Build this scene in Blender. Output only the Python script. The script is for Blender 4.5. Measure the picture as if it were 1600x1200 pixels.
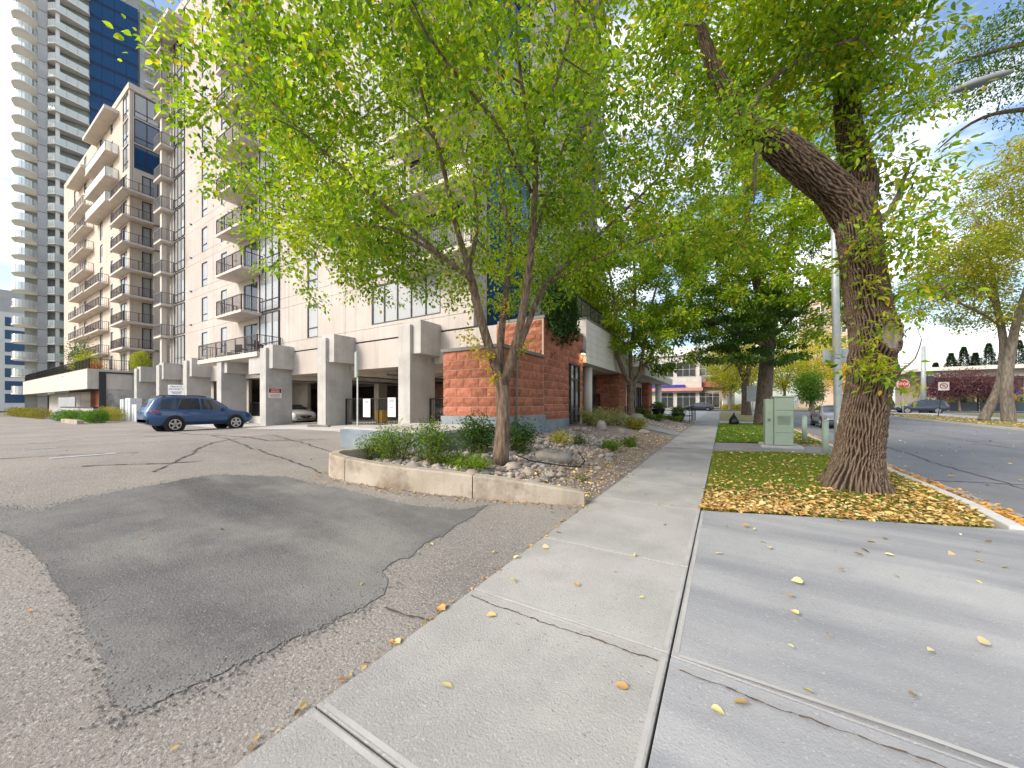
import bpy, math, random
import numpy as np
from mathutils import Vector, Matrix
random.seed(7)
RNG = np.random.default_rng(11)
for o in list(bpy.data.objects): bpy.data.objects.remove(o)
S = bpy.context.scene
COL = S.collection
R = math.radians

# ------------------------------------------------------------------ camera
YAW = math.atan(330/555)
cam = bpy.data.cameras.new('camera'); co = bpy.data.objects.new('camera', cam); COL.objects.link(co)
co.location = (0, 0, 1.6); co.rotation_euler = (R(90), 0, YAW)
cam.sensor_width = 36; cam.lens = 36*555/1600; cam.shift_y = 32/1600
cam.clip_start = .05; cam.clip_end = 3000
S.camera = co
S.render.resolution_x, S.render.resolution_y = 1024, 768
# ------------------------------------------------------------------ sky and sun
SUN = Vector((-.42, -.74, .60)).normalized()          # towards the sun
EL = math.asin(SUN.z); AZ = math.atan2(SUN.x, SUN.y)
w = bpy.data.worlds.new('World'); S.world = w; w.use_nodes = True
N = w.node_tree.nodes; LK = w.node_tree.links
bg = N['Background']; bg.inputs['Strength'].default_value = .15
sky = N.new('ShaderNodeTexSky'); sky.sky_type = 'NISHITA'; sky.sun_disc = False
sky.sun_elevation = EL; sky.sun_rotation = AZ; sky.air_density = 1.0; sky.dust_density = 2.0; sky.ozone_density = 1.6
tc = N.new('ShaderNodeTexCoord')
mp = N.new('ShaderNodeMapping'); mp.inputs['Scale'].default_value = (1.3, 1.3, 3.2); mp.inputs['Location'].default_value = (1.35, .7, .4)
ns = N.new('ShaderNodeTexNoise'); ns.inputs['Scale'].default_value = 2.2; ns.inputs['Detail'].default_value = 8; ns.inputs['Roughness'].default_value = .58
rp = N.new('ShaderNodeValToRGB'); rp.color_ramp.elements[0].position = .44; rp.color_ramp.elements[1].position = .70
mx = N.new('ShaderNodeMix'); mx.data_type = 'RGBA'; mx.inputs['B'].default_value = (9.6, 9.3, 8.9, 1)
LK.new(tc.outputs['Generated'], mp.inputs['Vector']); LK.new(mp.outputs['Vector'], ns.inputs['Vector'])
LK.new(ns.outputs['Fac'], rp.inputs['Fac']); LK.new(rp.outputs['Color'], mx.inputs['Factor'])
LK.new(sky.outputs['Color'], mx.inputs['A']); LK.new(mx.outputs['Result'], bg.inputs['Color'])
sl = bpy.data.lights.new('sun', 'SUN'); so = bpy.data.objects.new('sun', sl); COL.objects.link(so)
sl.energy = 1.75; sl.angle = R(18); sl.color = (1, .93, .82)
so.rotation_euler = SUN.to_track_quat('Z', 'Y').to_euler()
V = S.view_settings; V.view_transform = 'Standard'; V.look = 'None'; V.gamma = 1; V.exposure = .93

# ------------------------------------------------------------------ terrain
GX = ([-100, -45, -35, -26, -20, -16.5, -13, -10, -6.3, -1.85, 0], [0, .03, .1, .2, .36, .47, .55, .45, .25, 0, 0])
def sY(y): return .011*min(max(y-8, 0), 54)
def zg(x, y):
    k = min(max((40-y)/20, 0), 1)
    return float(np.interp(x, *GX))*k + sY(y)
# pixel of the 1600 px photograph -> point of the place at a known depth (used while laying out limbs)
_c, _s = math.cos(YAW), math.sin(YAW)
def at(px, py, d):
    u = (px-800)/555; v = (632-py)/555
    return Vector(((-_s+u*_c)*d, (_c+u*_s)*d, 1.6+v*d))
def onground(px, py, z=0.):
    u = (px-800)/555; d = (1.6-z)*555/(py-632)
    return ((-_s+u*_c)*d, (_c+u*_s)*d)

# ------------------------------------------------------------------ mesh helpers
class MB:
    def __init__(s): s.v = []; s.f = []
    def add(s, vs, fs):
        o = len(s.v); s.v += [tuple(p) for p in vs]; s.f += [tuple(i+o for i in f) for f in fs]; return s
    def hexa(s, p):
        return s.add(p, [(0,3,2,1),(4,5,6,7),(0,1,5,4),(1,2,6,5),(2,3,7,6),(3,0,4,7)])
    def box(s, x0, x1, y0, y1, z0, z1):
        return s.hexa([(x0,y0,z0),(x1,y0,z0),(x1,y1,z0),(x0,y1,z0),(x0,y0,z1),(x1,y0,z1),(x1,y1,z1),(x0,y1,z1)])
    def tbox(s, T, u0, u1, w0, w1, z0, z1):       # w outward; T right-handed with (u, -w, z)
        return s.hexa([T(u0,w1,z0),T(u1,w1,z0),T(u1,w0,z0),T(u0,w0,z0),T(u0,w1,z1),T(u1,w1,z1),T(u1,w0,z1),T(u0,w0,z1)])
    def prism(s, poly, z0, z1):
        n = len(poly); a = sum(poly[i][0]*poly[(i+1)%n][1]-poly[(i+1)%n][0]*poly[i][1] for i in range(n))
        if a < 0: poly = poly[::-1]
        g = lambda z, p: z(*p) if callable(z) else z
        return s.add([(x,y,g(z0,(x,y))) for x,y in poly]+[(x,y,g(z1,(x,y))) for x,y in poly],
            [tuple(range(n))[::-1], tuple(range(n,2*n))]+[(i,(i+1)%n,n+(i+1)%n,n+i) for i in range(n)])
    def tube(s, pts, rad, n=6, cap=True):
        pts = [Vector(p) for p in pts]; m = len(pts)
        if not hasattr(rad, '__len__'): rad = [rad]*m
        vs = []; ref = None
        for i, p in enumerate(pts):
            t = (pts[min(i+1,m-1)]-pts[max(i-1,0)]).normalized()
            if ref is None: ref = Vector((1,0,0)) if abs(t.x) < .8 else Vector((0,1,0))
            a = (ref - t*ref.dot(t)).normalized(); b = t.cross(a); ref = a
            for k in range(n):
                q = 2*math.pi*k/n; vs.append(p+(a*math.cos(q)+b*math.sin(q))*rad[i])
        fs = [(i*n+k, i*n+(k+1)%n, (i+1)*n+(k+1)%n, (i+1)*n+k) for i in range(m-1) for k in range(n)]
        if cap: fs += [tuple(range(n))[::-1], tuple(range((m-1)*n, m*n))]
        return s.add(vs, fs)
    def lathe(s, prof, n=16, c=(0,0,0), axis='z'):
        vs = []
        for r, z in prof:
            for k in range(n):
                q = 2*math.pi*k/n; x, y = r*math.cos(q), r*math.sin(q)
                vs.append((c[0]+x,c[1]+y,c[2]+z) if axis=='z' else (c[0]+x,c[1]-z,c[2]+y))
        m = len(prof)
        fs = [(i*n+k, i*n+(k+1)%n, (i+1)*n+(k+1)%n, (i+1)*n+k) for i in range(m-1) for k in range(n)]
        fs += [tuple(range(n))[::-1], tuple(range((m-1)*n, m*n))]
        return s.add(vs, fs)
    def mesh(s, name, mat, smooth=False):
        me = bpy.data.meshes.new(name); me.from_pydata(s.v, [], s.f)
        if mat: me.materials.append(mat)
        if smooth: me.polygons.foreach_set('use_smooth', [True]*len(me.polygons))
        me.update(); return me
    def build(s, name, mat, parent=None, smooth=False, bevel=0, loc=None):
        return link(name, s.mesh(name, mat, smooth), parent, bevel, loc)
def link(name, me, parent=None, bevel=0, loc=None, rz=0):
    o = bpy.data.objects.new(name, me); COL.objects.link(o)
    if loc is not None: o.location = loc
    if rz: o.rotation_euler = (0,0,rz)
    if parent is not None:
        o.parent = parent; o.matrix_parent_inverse = PWI(parent)
    if bevel:
        m = o.modifiers.new('bevel', 'BEVEL'); m.width = bevel; m.segments = 2; m.limit_method = 'ANGLE'
    return o
def wm(o):
    m = Matrix.LocRotScale(o.location, o.rotation_euler, o.scale)
    return m if o.parent is None else wm(o.parent) @ o.matrix_parent_inverse @ m
def PWI(p): return wm(p).inverted()
def empty(name, loc=(0,0,0), rz=0):
    o = bpy.data.objects.new(name, None); COL.objects.link(o); o.location = loc; o.rotation_euler = (0,0,rz); o.empty_display_size = .2; return o
def tag(o, label, cat, group=None):
    o['label'] = label; o['category'] = cat
    if group: o['group'] = group
    return o
def struct(o): o['kind'] = 'structure'; return o
def stuff(o, label=None, cat=None):
    o['kind'] = 'stuff'
    if label: o['label'] = label; o['category'] = cat
    return o
def copy_tree(o, parent=None):
    c = o.copy(); COL.objects.link(c)
    if parent is not None: c.parent = parent
    for ch in o.children: copy_tree(ch, c)
    return c

# ------------------------------------------------------------------ materials
MATS = {}
def mat(name, c1, c2=None, scale=3., rough=.8, bump=0., bscale=None, metal=0., detail=5., mid=(.35,.65), stretch=None, spec=.4, speck=None, rnd=0., streak=None, stain=None, drag=None):
    if name in MATS: return MATS[name]
    m = bpy.data.materials.new(name); m.use_nodes = True; MATS[name] = m
    n = m.node_tree.nodes; l = m.node_tree.links; b = n['Principled BSDF']
    b.inputs['Roughness'].default_value = rough; b.inputs['Metallic'].default_value = metal; b.inputs['Specular IOR Level'].default_value = spec
    if c2 is None and not speck and not rnd:
        b.inputs['Base Color'].default_value = (*c1, 1)
    geo = n.new('ShaderNodeNewGeometry'); vec = geo.outputs['Position']
    if stretch:
        q = n.new('ShaderNodeMapping'); q.inputs['Scale'].default_value = stretch; l.new(vec, q.inputs['Vector']); vec2 = q.outputs['Vector']
    else: vec2 = vec
    def noise(sc, v=vec, det=detail, ro=.6):
        t = n.new('ShaderNodeTexNoise'); t.inputs['Scale'].default_value = sc; t.inputs['Detail'].default_value = det; t.inputs['Roughness'].default_value = ro
        l.new(v, t.inputs['Vector']); return t.outputs['Fac']
    def ramp(f, a, bb):
        t = n.new('ShaderNodeMapRange'); t.inputs['From Min'].default_value = a; t.inputs['From Max'].default_value = bb; l.new(f, t.inputs['Value']); return t.outputs['Result']
    def mix(f, A, B, mode='MIX'):
        t = n.new('ShaderNodeMix'); t.data_type = 'RGBA'; t.blend_type = mode
        for sock, val in (('A', A), ('B', B)):
            if isinstance(val, tuple): t.inputs[sock].default_value = (*val, 1)
            else: l.new(val, t.inputs[sock])
        if isinstance(f, float): t.inputs['Factor'].default_value = f
        else: l.new(f, t.inputs['Factor'])
        return t.outputs['Result']
    colr = c1
    if c2 is not None: colr = mix(ramp(noise(scale, vec2), *mid), c1, c2)
    if stain:      # (colour, scale, lo, hi)
        colr = mix(ramp(noise(stain[1], vec, 6, .65), stain[2], stain[3]), colr, stain[0])
    if streak:     # rain streaks: (colour, amount)
        q = n.new('ShaderNodeMapping'); q.inputs['Scale'].default_value = (2.2, 2.2, .12); l.new(vec, q.inputs['Vector'])
        f = ramp(noise(1.5, q.outputs['Vector'], 6, .7), .5, .8)
        k = n.new('ShaderNodeMath'); k.operation = 'MULTIPLY'; k.inputs[1].default_value = streak[1]; l.new(f, k.inputs[0])
        colr = mix(k.outputs[0], colr, streak[0])
    if drag:       # tyre-polished bands running along X: (colour, lo, hi)
        q = n.new('ShaderNodeMapping'); q.inputs['Scale'].default_value = (.16, 1.15, 1); l.new(vec, q.inputs['Vector'])
        colr = mix(ramp(noise(1., q.outputs['Vector'], 5, .55), drag[1], drag[2]), colr, drag[0])
    if speck:      # aggregate: list of (colour, scale, lo, hi)
        for cc, sc, lo, hi in speck:
            colr = mix(ramp(noise(sc, vec, 2, .5), lo, hi), colr, cc)
    if rnd:
        oi = n.new('ShaderNodeObjectInfo'); hs = n.new('ShaderNodeHueSaturation')
        r2 = n.new('ShaderNodeMapRange'); r2.inputs['To Min'].default_value = 1-rnd; r2.inputs['To Max'].default_value = 1+rnd
        l.new(oi.outputs['Random'], r2.inputs['Value']); l.new(r2.outputs['Result'], hs.inputs['Value'])
        if isinstance(colr, tuple): hs.inputs['Color'].default_value = (*colr, 1)
        else: l.new(colr, hs.inputs['Color'])
        colr = hs.outputs['Color']
    if not isinstance(colr, tuple): l.new(colr, b.inputs['Base Color'])
    if bump:
        bp = n.new('ShaderNodeBump'); bp.inputs['Strength'].default_value = min(bump, 1); bp.inputs['Distance'].default_value = .02*max(bump, 1)
        l.new(noise(bscale or scale*4, vec, 8, .65), bp.inputs['Height']); l.new(bp.outputs['Normal'], b.inputs['Normal'])
    return m
def emit(name, c, st):
    m = bpy.data.materials.new(name); m.use_nodes = True; b = m.node_tree.nodes['Principled BSDF']
    b.inputs['Base Color'].default_value = (*c,1); b.inputs['Emission Color'].default_value = (*c,1); b.inputs['Emission Strength'].default_value = st; return m
def glassmat(name, tint, refl=.45, through=.5, rough=.02):
    m = bpy.data.materials.new(name); m.use_nodes = True; n = m.node_tree.nodes; l = m.node_tree.links; n.clear()
    out = n.new('ShaderNodeOutputMaterial'); g = n.new('ShaderNodeBsdfGlossy'); g.inputs['Roughness'].default_value = rough; g.inputs['Color'].default_value = (.9,.93,.95,1)
    t = n.new('ShaderNodeBsdfTransparent'); t.inputs['Color'].default_value = (*[.4+.6*c for c in tint],1)
    d = n.new('ShaderNodeBsdfDiffuse'); d.inputs['Color'].default_value = (*tint,1)
    m1 = n.new('ShaderNodeMixShader'); m1.inputs[0].default_value = through; l.new(d.outputs[0], m1.inputs[1]); l.new(t.outputs[0], m1.inputs[2])
    fr = n.new('ShaderNodeLayerWeight'); fr.inputs['Blend'].default_value = refl
    m2 = n.new('ShaderNodeMixShader'); l.new(fr.outputs['Fresnel'], m2.inputs[0]); l.new(m1.outputs[0], m2.inputs[1]); l.new(g.outputs[0], m2.inputs[2]); l.new(m2.outputs[0], out.inputs[0]); return m
def leafmat(name, transl=.45):
    m = bpy.data.materials.new(name); m.use_nodes = True; n = m.node_tree.nodes; l = m.node_tree.links; n.clear()
    out = n.new('ShaderNodeOutputMaterial'); a = n.new('ShaderNodeAttribute'); a.attribute_name = 'Col'
    b = n.new('ShaderNodeBsdfPrincipled'); b.inputs['Roughness'].default_value = .5; b.inputs['Specular IOR Level'].default_value = .35
    t = n.new('ShaderNodeBsdfTranslucent'); k = n.new('ShaderNodeMixShader'); k.inputs[0].default_value = transl
    g = n.new('ShaderNodeMix'); g.data_type = 'RGBA'; g.blend_type = 'MULTIPLY'; g.inputs['Factor'].default_value = 1; g.inputs['B'].default_value = (1.6,1.6,.5,1)
    l.new(a.outputs['Color'], b.inputs['Base Color']); l.new(a.outputs['Color'], g.inputs['A']); l.new(g.outputs['Result'], t.inputs['Color'])
    l.new(b.outputs[0], k.inputs[1]); l.new(t.outputs[0], k.inputs[2]); l.new(k.outputs[0], out.inputs[0]); return m
LEAF = leafmat('leaf', .5); DRYLEAF = leafmat('fallen_leaf', .12)
M_wall = mat('facade_concrete', (.455,.405,.365), (.535,.485,.44), .7, .85, .25, 12, streak=((.27,.23,.20), .6), stain=((.40,.345,.30), .35, .48, .72), spec=.25)
M_wall2 = mat('tan_concrete', (.53,.445,.365), (.60,.515,.435), .5, .85, .15, 8, streak=((.36,.28,.22), .35), spec=.25)
M_soff = mat('balcony_concrete', (.54,.48,.42), (.62,.56,.50), 1.2, .85, .2, 10, streak=((.33,.29,.25), .3), spec=.25)
M_col = mat('grey_concrete', (.40,.385,.36), (.49,.47,.44), .9, .85, .3, 16, streak=((.27,.25,.23), .55), stain=((.34,.32,.29), .8, .52, .72), spec=.25)
M_kerb = mat('old_kerb_concrete', (.37,.31,.24), (.47,.41,.33), 1.6, .9, .6, 30, stain=((.20,.16,.115), 1.9, .5, .70), streak=((.22,.175,.13),.6), spec=.2)
M_pad = mat('blue_grey_concrete', (.16,.195,.225), (.25,.285,.31), 1.8, .8, .35, 18, streak=((.16,.18,.20), .7), stain=((.42,.42,.40), 2.5, .62, .78), spec=.3)
M_band = mat('white_concrete', (.60,.55,.48), (.68,.63,.56), .9, .8, .12, 10, streak=((.45,.40,.34), .4), spec=.25)
M_brick = mat('split_face_block', (.31,.112,.068), (.43,.175,.115), 6, .95, 1., 38, rnd=.2, spec=.15, stain=((.44,.23,.16), 7, .6, .8))
M_mort = mat('salmon_mortar', (.52,.33,.25), (.6,.42,.33), 8, .95, .3, 40)
M_bdark = mat('dark_brick', (.16,.045,.03), (.24,.075,.05), 4, .9, .4, 30, rnd=.15)
M_frame = mat('dark_frame', (.035,.035,.04), rough=.45)
M_fgrey = mat('grey_frame', (.16,.155,.15), rough=.5)
M_rail = mat('rail_paint', (.07,.05,.05), rough=.5)
M_black = mat('black_iron', (.012,.012,.013), rough=.5)
M_blind = mat('window_blind', (.62,.60,.56), (.72,.70,.66), 2, .9, stretch=(9,9,.4))
M_dark = mat('dark_interior', (.05,.045,.04), rough=.9)
M_soffit = mat('parkade_concrete', (.46,.40,.33), (.55,.49,.41), 1.2, .9, .2, 9, stain=((.24,.2,.16), .6, .5, .7))
M_glass = glassmat('window_glass', (.10,.12,.13), .3, .75)
M_glassb = glassmat('bright_glass', (.55,.56,.55), .36, .4)
M_blue = glassmat('blue_curtain_glass', (.015,.06,.15), .35, .0)
M_bal = glassmat('balcony_glass', (.78,.84,.80), .2, .30, .05)
M_twr = mat('tower_concrete', (.68,.66,.62), (.75,.73,.69), .5, .85, .1, 6)
M_twg = mat('tower_grey_panel', (.40,.40,.40), (.48,.48,.475), .4, .6)
M_twr_dark = mat('tower_recess', (.20,.22,.21), (.34,.35,.33), .3, .5)
M_asph = mat('old_asphalt', (.215,.195,.175), (.29,.265,.24), .55, .95, .8, 48, speck=[((.42,.385,.35), 62, .54, .66), ((.13,.12,.11), 50, .58, .70)], stain=((.33,.29,.25), .22, .47, .7), spec=.25)
M_patch = mat('dark_asphalt', (.125,.12,.116), (.20,.19,.182), .9, .92, .6, 60, speck=[((.27,.26,.25), 75, .58, .70),((.085,.083,.08), 60, .60, .72)], stain=((.245,.23,.212), .7, .46, .64), drag=((.085,.082,.08), .50, .70), spec=.25)
M_road = mat('street_asphalt', (.16,.165,.175), (.20,.205,.215), .5, .9, .3, 60, speck=[((.3,.3,.3), 60, .62, .75)], stain=((.12,.12,.13), .3, .5, .8), stretch=(1,.15,1))
M_walk = mat('sidewalk_concrete', (.34,.325,.305), (.43,.41,.385), 1.1, .92, .5, 70, speck=[((.23,.215,.20), 50, .65, .74), ((.47,.445,.41), 60, .60, .74)], stain=((.27,.26,.25), .6, .48, .72), rnd=.05, spec=.25)
M_apron = mat('apron_concrete', (.33,.33,.335), (.42,.415,.41), .7, .92, .5, 70, speck=[((.23,.225,.225), 52, .66, .74), ((.46,.455,.445), 66, .62, .76)], stain=((.30,.30,.305), .38, .46, .68), drag=((.225,.23,.243), .44, .66), rnd=.04, spec=.25)
M_slab = mat('lot_concrete', (.44,.41,.38), (.53,.50,.46), .8, .9, .2, 40, stain=((.33,.30,.27), .5, .52, .78))
M_pave = mat('far_pavement', (.40,.39,.37), (.47,.46,.44), .5, .9)
M_ground = mat('earth', (.16,.14,.09), (.22,.20,.13), .4, .95)
M_turf = mat('turf_soil', (.055,.075,.02), (.13,.11,.045), 2.5, .95, .5, 40)
M_farturf = mat('far_turf', (.16,.17,.05), (.30,.24,.10), 1.2, .95, .5, 20)
M_soil = mat('bed_soil', (.20,.16,.13), (.30,.25,.21), 6, .95, .8, 40)
M_bark = mat('elm_bark', (.085,.062,.045), (.21,.165,.125), 14, .95, 1., 60, stretch=(1,1,.25))
M_bark1 = mat('smooth_bark', (.085,.055,.036), (.32,.23,.165), 22, .95, 2.2, 42, stretch=(1,1,.16))
M_bark5 = mat('pale_bark', (.11,.09,.072), (.27,.23,.19), 10, .95, 2., 24, stretch=(1,1,.2))
M_cab = mat('cabinet_green', (.30,.38,.29), (.34,.42,.33), 2, .55, stain=((.24,.30,.22), 1.5, .6, .8))
M_galv = mat('galvanised_steel', (.36,.40,.39), (.44,.47,.46), 4, .5, metal=.3)
M_white = mat('white_paint', (.75,.75,.74), rough=.5)
M_red = mat('red_paint', (.45,.03,.03), rough=.5)
M_blueu = mat('blue_canvas', (.02,.06,.30), rough=.8)
M_orange = mat('orange_canvas', (.75,.22,.08), rough=.8)
M_yel = mat('yellow_plastic', (.70,.38,.03), rough=.5)
M_ink = mat('sign_ink', (.05,.06,.15), rough=.6)
M_stone = [mat('stone_%s' % k, a, b, 9, .9, .5, 40, rnd=.2) for k, a, b in (('grey',(.20,.175,.16),(.31,.28,.255)),('pink',(.27,.18,.15),(.38,.28,.24)),('tan',(.30,.245,.195),(.43,.37,.305)))]
M_boulder = mat('boulder', (.24,.21,.18), (.36,.32,.28), 4, .9, .9, 25)

# ================================================================== THE SETTING
def sheet(name, xs, ys, zf, m, inside=None):
    b = MB(); nx, ny = len(xs), len(ys)
    v = [(x, y, zf(x, y)) for y in ys for x in xs]
    f = []
    for j in range(ny-1):
        for i in range(nx-1):
            cx, cy = (xs[i]+xs[i+1])/2, (ys[j]+ys[j+1])/2
            if inside is None or inside(cx, cy): f.append((j*nx+i, j*nx+i+1, (j+1)*nx+i+1, (j+1)*nx+i))
    b.add(v, f); return struct(b.build(name, m, smooth=True))
def rng(a, b, st): n = max(1, round((b-a)/st)); return [a+(b-a)*i/n for i in range(n+1)]
sheet('ground', [-900,-300,-120]+rng(-100,40,4)+[80,200,500,900], [-600,-200,-60]+rng(-30,80,4)+[110,200,500,1200], lambda x,y: zg(x,y)-.25, M_ground)
lot = sheet('parking_lot', rng(-78,-10,1.5)+rng(-9.5,-1.85,.5), rng(-26,12.6,.6), zg, M_asph)
sheet('parkade_floor', rng(-56,-9,2), rng(12.6,28,2), lambda x,y: zg(x,y)+.002, M_slab)
# light concrete apron in front of the columns
ap = MB(); P = [(-34,9.9),(-27,9.1),(-22,8.9),(-16,8.7),(-12.6,8.3),(-9.3,7.6),(-9.3,12.5),(-34,12.5)]
def pip(x, y, P):
    r = False
    for i in range(len(P)):
        (x1,y1),(x2,y2) = P[i], P[i-1]
        if (y1 > y) != (y2 > y) and x < (x2-x1)*(y-y1)/(y2-y1)+x1: r = not r
    return r
import bmesh
def polysheet(name, P, zf, m, step=.6, kind='structure', parent=None):
    bm = bmesh.new(); f = bm.faces.new([bm.verts.new((x,y,0)) for x,y in P])
    bmesh.ops.triangulate(bm, faces=bm.faces[:])
    xs = [p[0] for p in P]; ys = [p[1] for p in P]
    for ax, lo, hi in ((0,min(xs),max(xs)),(1,min(ys),max(ys))):
        k = lo+step
        while k < hi:
            bmesh.ops.bisect_plane(bm, geom=bm.verts[:]+bm.edges[:]+bm.faces[:], plane_co=(k if ax==0 else 0, k if ax==1 else 0, 0), plane_no=(1-ax, ax, 0)); k += step
    for v in bm.verts: v.co.z = zf(v.co.x, v.co.y)
    bmesh.ops.recalc_face_normals(bm, faces=bm.faces[:])
    if sum(f.normal.z for f in bm.faces) < 0: bmesh.ops.reverse_faces(bm, faces=bm.faces[:])
    me = bpy.data.meshes.new(name); bm.to_mesh(me); bm.free(); me.materials.append(m)
    o = link(name, me, parent)
    if kind: o['kind'] = kind
    return o
polysheet('concrete_apron', P, lambda x,y: zg(x,y)+.006, M_slab, 1.)
# dark repaved patch: outline with a ragged edge
pp = [(0,792),(60,800),(130,778),(240,758),(330,742),(440,745),(560,770),(640,790),(720,797),(762,789),(740,806),(712,822),(690,838),(664,850),(640,870),(610,882),(597,893),(607,905),(598,930),(545,960),(470,994),(360,1045),(290,1080),(215,1112),(178,1104),(168,1070),(172,1045),(140,1000),(120,950),(80,905),(70,880),(20,842),(0,830)]
P = []
for i in range(len(pp)):
    (a,b),(c,d) = pp[i], pp[(i+1)%len(pp)]
    nn = max(3,int(math.hypot(c-a,d-b)/7))
    for k in range(nn):
        t = k/nn; am = 1.0+1.8*(b > 830); P.append((a+(c-a)*t+random.uniform(-am,am), b+(d-b)*t+random.uniform(-am,am)))
PW = []
for x, y in P:
    z = 0.
    for _ in range(12):
        g = onground(x, y, z); z = .5*z+.5*min(zg(*g), .5)
    PW.append(g)
PW = [p for p in PW]
left = [p for p in PW]
polysheet('asphalt_patch', PW, lambda x,y: zg(x,y)+.007, M_patch, .5)
# cracks and old sealed seams in the lot
ck = MB()
def crack(pts, wd, z=.010, zg=zg, ck=ck):
    ps = []
    for i in range(len(pts)-1):
        n = max(2, int(math.dist(pts[i], pts[i+1])/min(.12,max(.025,wd*4)))); wob = [0,0]
        for k in range(n):
            t = k/n; sg_ = min(.018,wd*.9); wob = [.85*wob[0]+random.gauss(0,sg_), .85*wob[1]+random.gauss(0,sg_)]; ps.append((pts[i][0]+(pts[i+1][0]-pts[i][0])*t+wob[0], pts[i][1]+(pts[i+1][1]-pts[i][1])*t+wob[1]))
    for i in range(len(ps)-1):
        (x1,y1),(x2,y2) = ps[i], ps[i+1]; L = math.dist(ps[i], ps[i+1]) or 1; nx, ny = -(y2-y1)/L, (x2-x1)/L
        w1 = wd*random.uniform(.3,1.2)
        ck.add([(x1-nx*w1,y1-ny*w1,zg(x1,y1)+z),(x2-nx*w1,y2-ny*w1,zg(x2,y2)+z),(x2+nx*w1,y2+ny*w1,zg(x2,y2)+z),(x1+nx*w1,y1+ny*w1,zg(x1,y1)+z)], [(0,1,2,3)])
og = lambda px, py, z=.3: onground(px, py, z)
crack([og(600,935,.1),og(640,955,.05),(og(690,968,.02))], .010)
crack([og(240,745),og(330,705),og(420,690),og(520,712)], .025)
crack([og(130,742),og(250,735),og(330,728)], .03)
crack([og(330,690),og(400,712),og(512,742,.25)], .03)
crack([og(0,735),og(120,726),og(230,720)], .03)
crack([og(210,655,.15),og(300,684),og(420,700),og(512,695)], .035)
CRACK = crack
struct(ck.build('asphalt_cracks', mat('crack_dark', (.09,.08,.072), rough=.95)))
pm = MB()
for px, py, L in ((132,735,.9),(64,722,.5),(60,705,.4),(110,696,.5),(240,690,.6)):
    x, y = og(px, py, .2)
    pm.prism([(x-.06,y-L/2),(x+.06,y-L/2),(x+.07,y+L/2),(x-.07,y+L/2)], lambda a,b: zg(a,b)+.002, lambda a,b: zg(a,b)+.012)
struct(pm.build('worn_stall_paint', mat('worn_paint', (.5,.5,.49), (.36,.35,.34), 12, .9)))

# --- public sidewalk: one slab after another
WX0, WX1 = -1.85, -.29
def zs(x, y): return sY(y)+.012
side = struct(MB().box(WX0-.02, WX1+.02, -6, 61.5, -.3, -.08).build('sidewalk', M_pave))
side.hide_render = False
M_wk2 = mat('worn_slab_concrete', (.29,.265,.24), (.36,.335,.31), 1.5, .9, .5, 60, speck=[((.16,.15,.14), 62, .62, .72)], stain=((.22,.2,.185), .9, .5, .75))
def slab(parent, poly, m, t=.16, zf=zs, name='slab', bev=.006):
    return MB().prism(poly, lambda x,y: zf(x,y)-t, zf).build(name, m, parent, bevel=bev)
M_tool = mat('tooled_concrete', (.36,.345,.325), (.44,.425,.40), 3, .85, .15, 40)
def tooled(parent, P, zf, edges, wd=.028):
    b = MB(); n = len(P); cx = sum(p[0] for p in P)/n; cy = sum(p[1] for p in P)/n
    for i in edges:
        (x1,y1),(x2,y2) = P[i], P[(i+1)%n]; L = math.hypot(x2-x1,y2-y1); nx, ny = -(y2-y1)/L, (x2-x1)/L
        if (cx-x1)*nx+(cy-y1)*ny < 0: nx, ny = -nx, -ny
        dx, dy = (x2-x1)/L*wd*1.05, (y2-y1)/L*wd*1.05; m = max(1,int(L/.5))
        A = [(x1+dx+(x2-x1-2*dx)*k/m, y1+dy+(y2-y1-2*dy)*k/m) for k in range(m+1)]
        b.add([(x,y,zf(x,y)+.0012) for x,y in A]+[(x+nx*wd,y+ny*wd,zf(x+nx*wd,y+ny*wd)+.0012) for x,y in A], [(k,k+1,m+1+k+1,m+1+k) if nx*(y2-y1)-ny*(x2-x1) < 0 else (k,m+1+k,m+2+k,k+1) for k in range(m)])
    return b.build('tooled_edge', M_tool, parent)
cuts = [-4.2,-2.7,-1.4,-.2,1.08,2.46,3.86,6.02,7.6,9.2,10.8,12.4,13.9]+[15.1+1.55*k for k in range(30)]
g = .006
for i in range(len(cuts)-1):
    y0, y1 = cuts[i], cuts[i+1]
    s_ = slab(side, [(WX0,y0+g),(WX1-g,y0+g),(WX1-g,y1-g),(WX0,y1-g)], M_wk2 if 12.3 < y0 < 13 else M_walk)
    if -1 < y0 < 9: tooled(s_, [(WX0+.01,y0+g+.012),(WX1-g-.012,y0+g+.012),(WX1-g-.012,y1-g-.012),(WX0+.01,y1-g-.012)], zs, (0,1,2))
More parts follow.
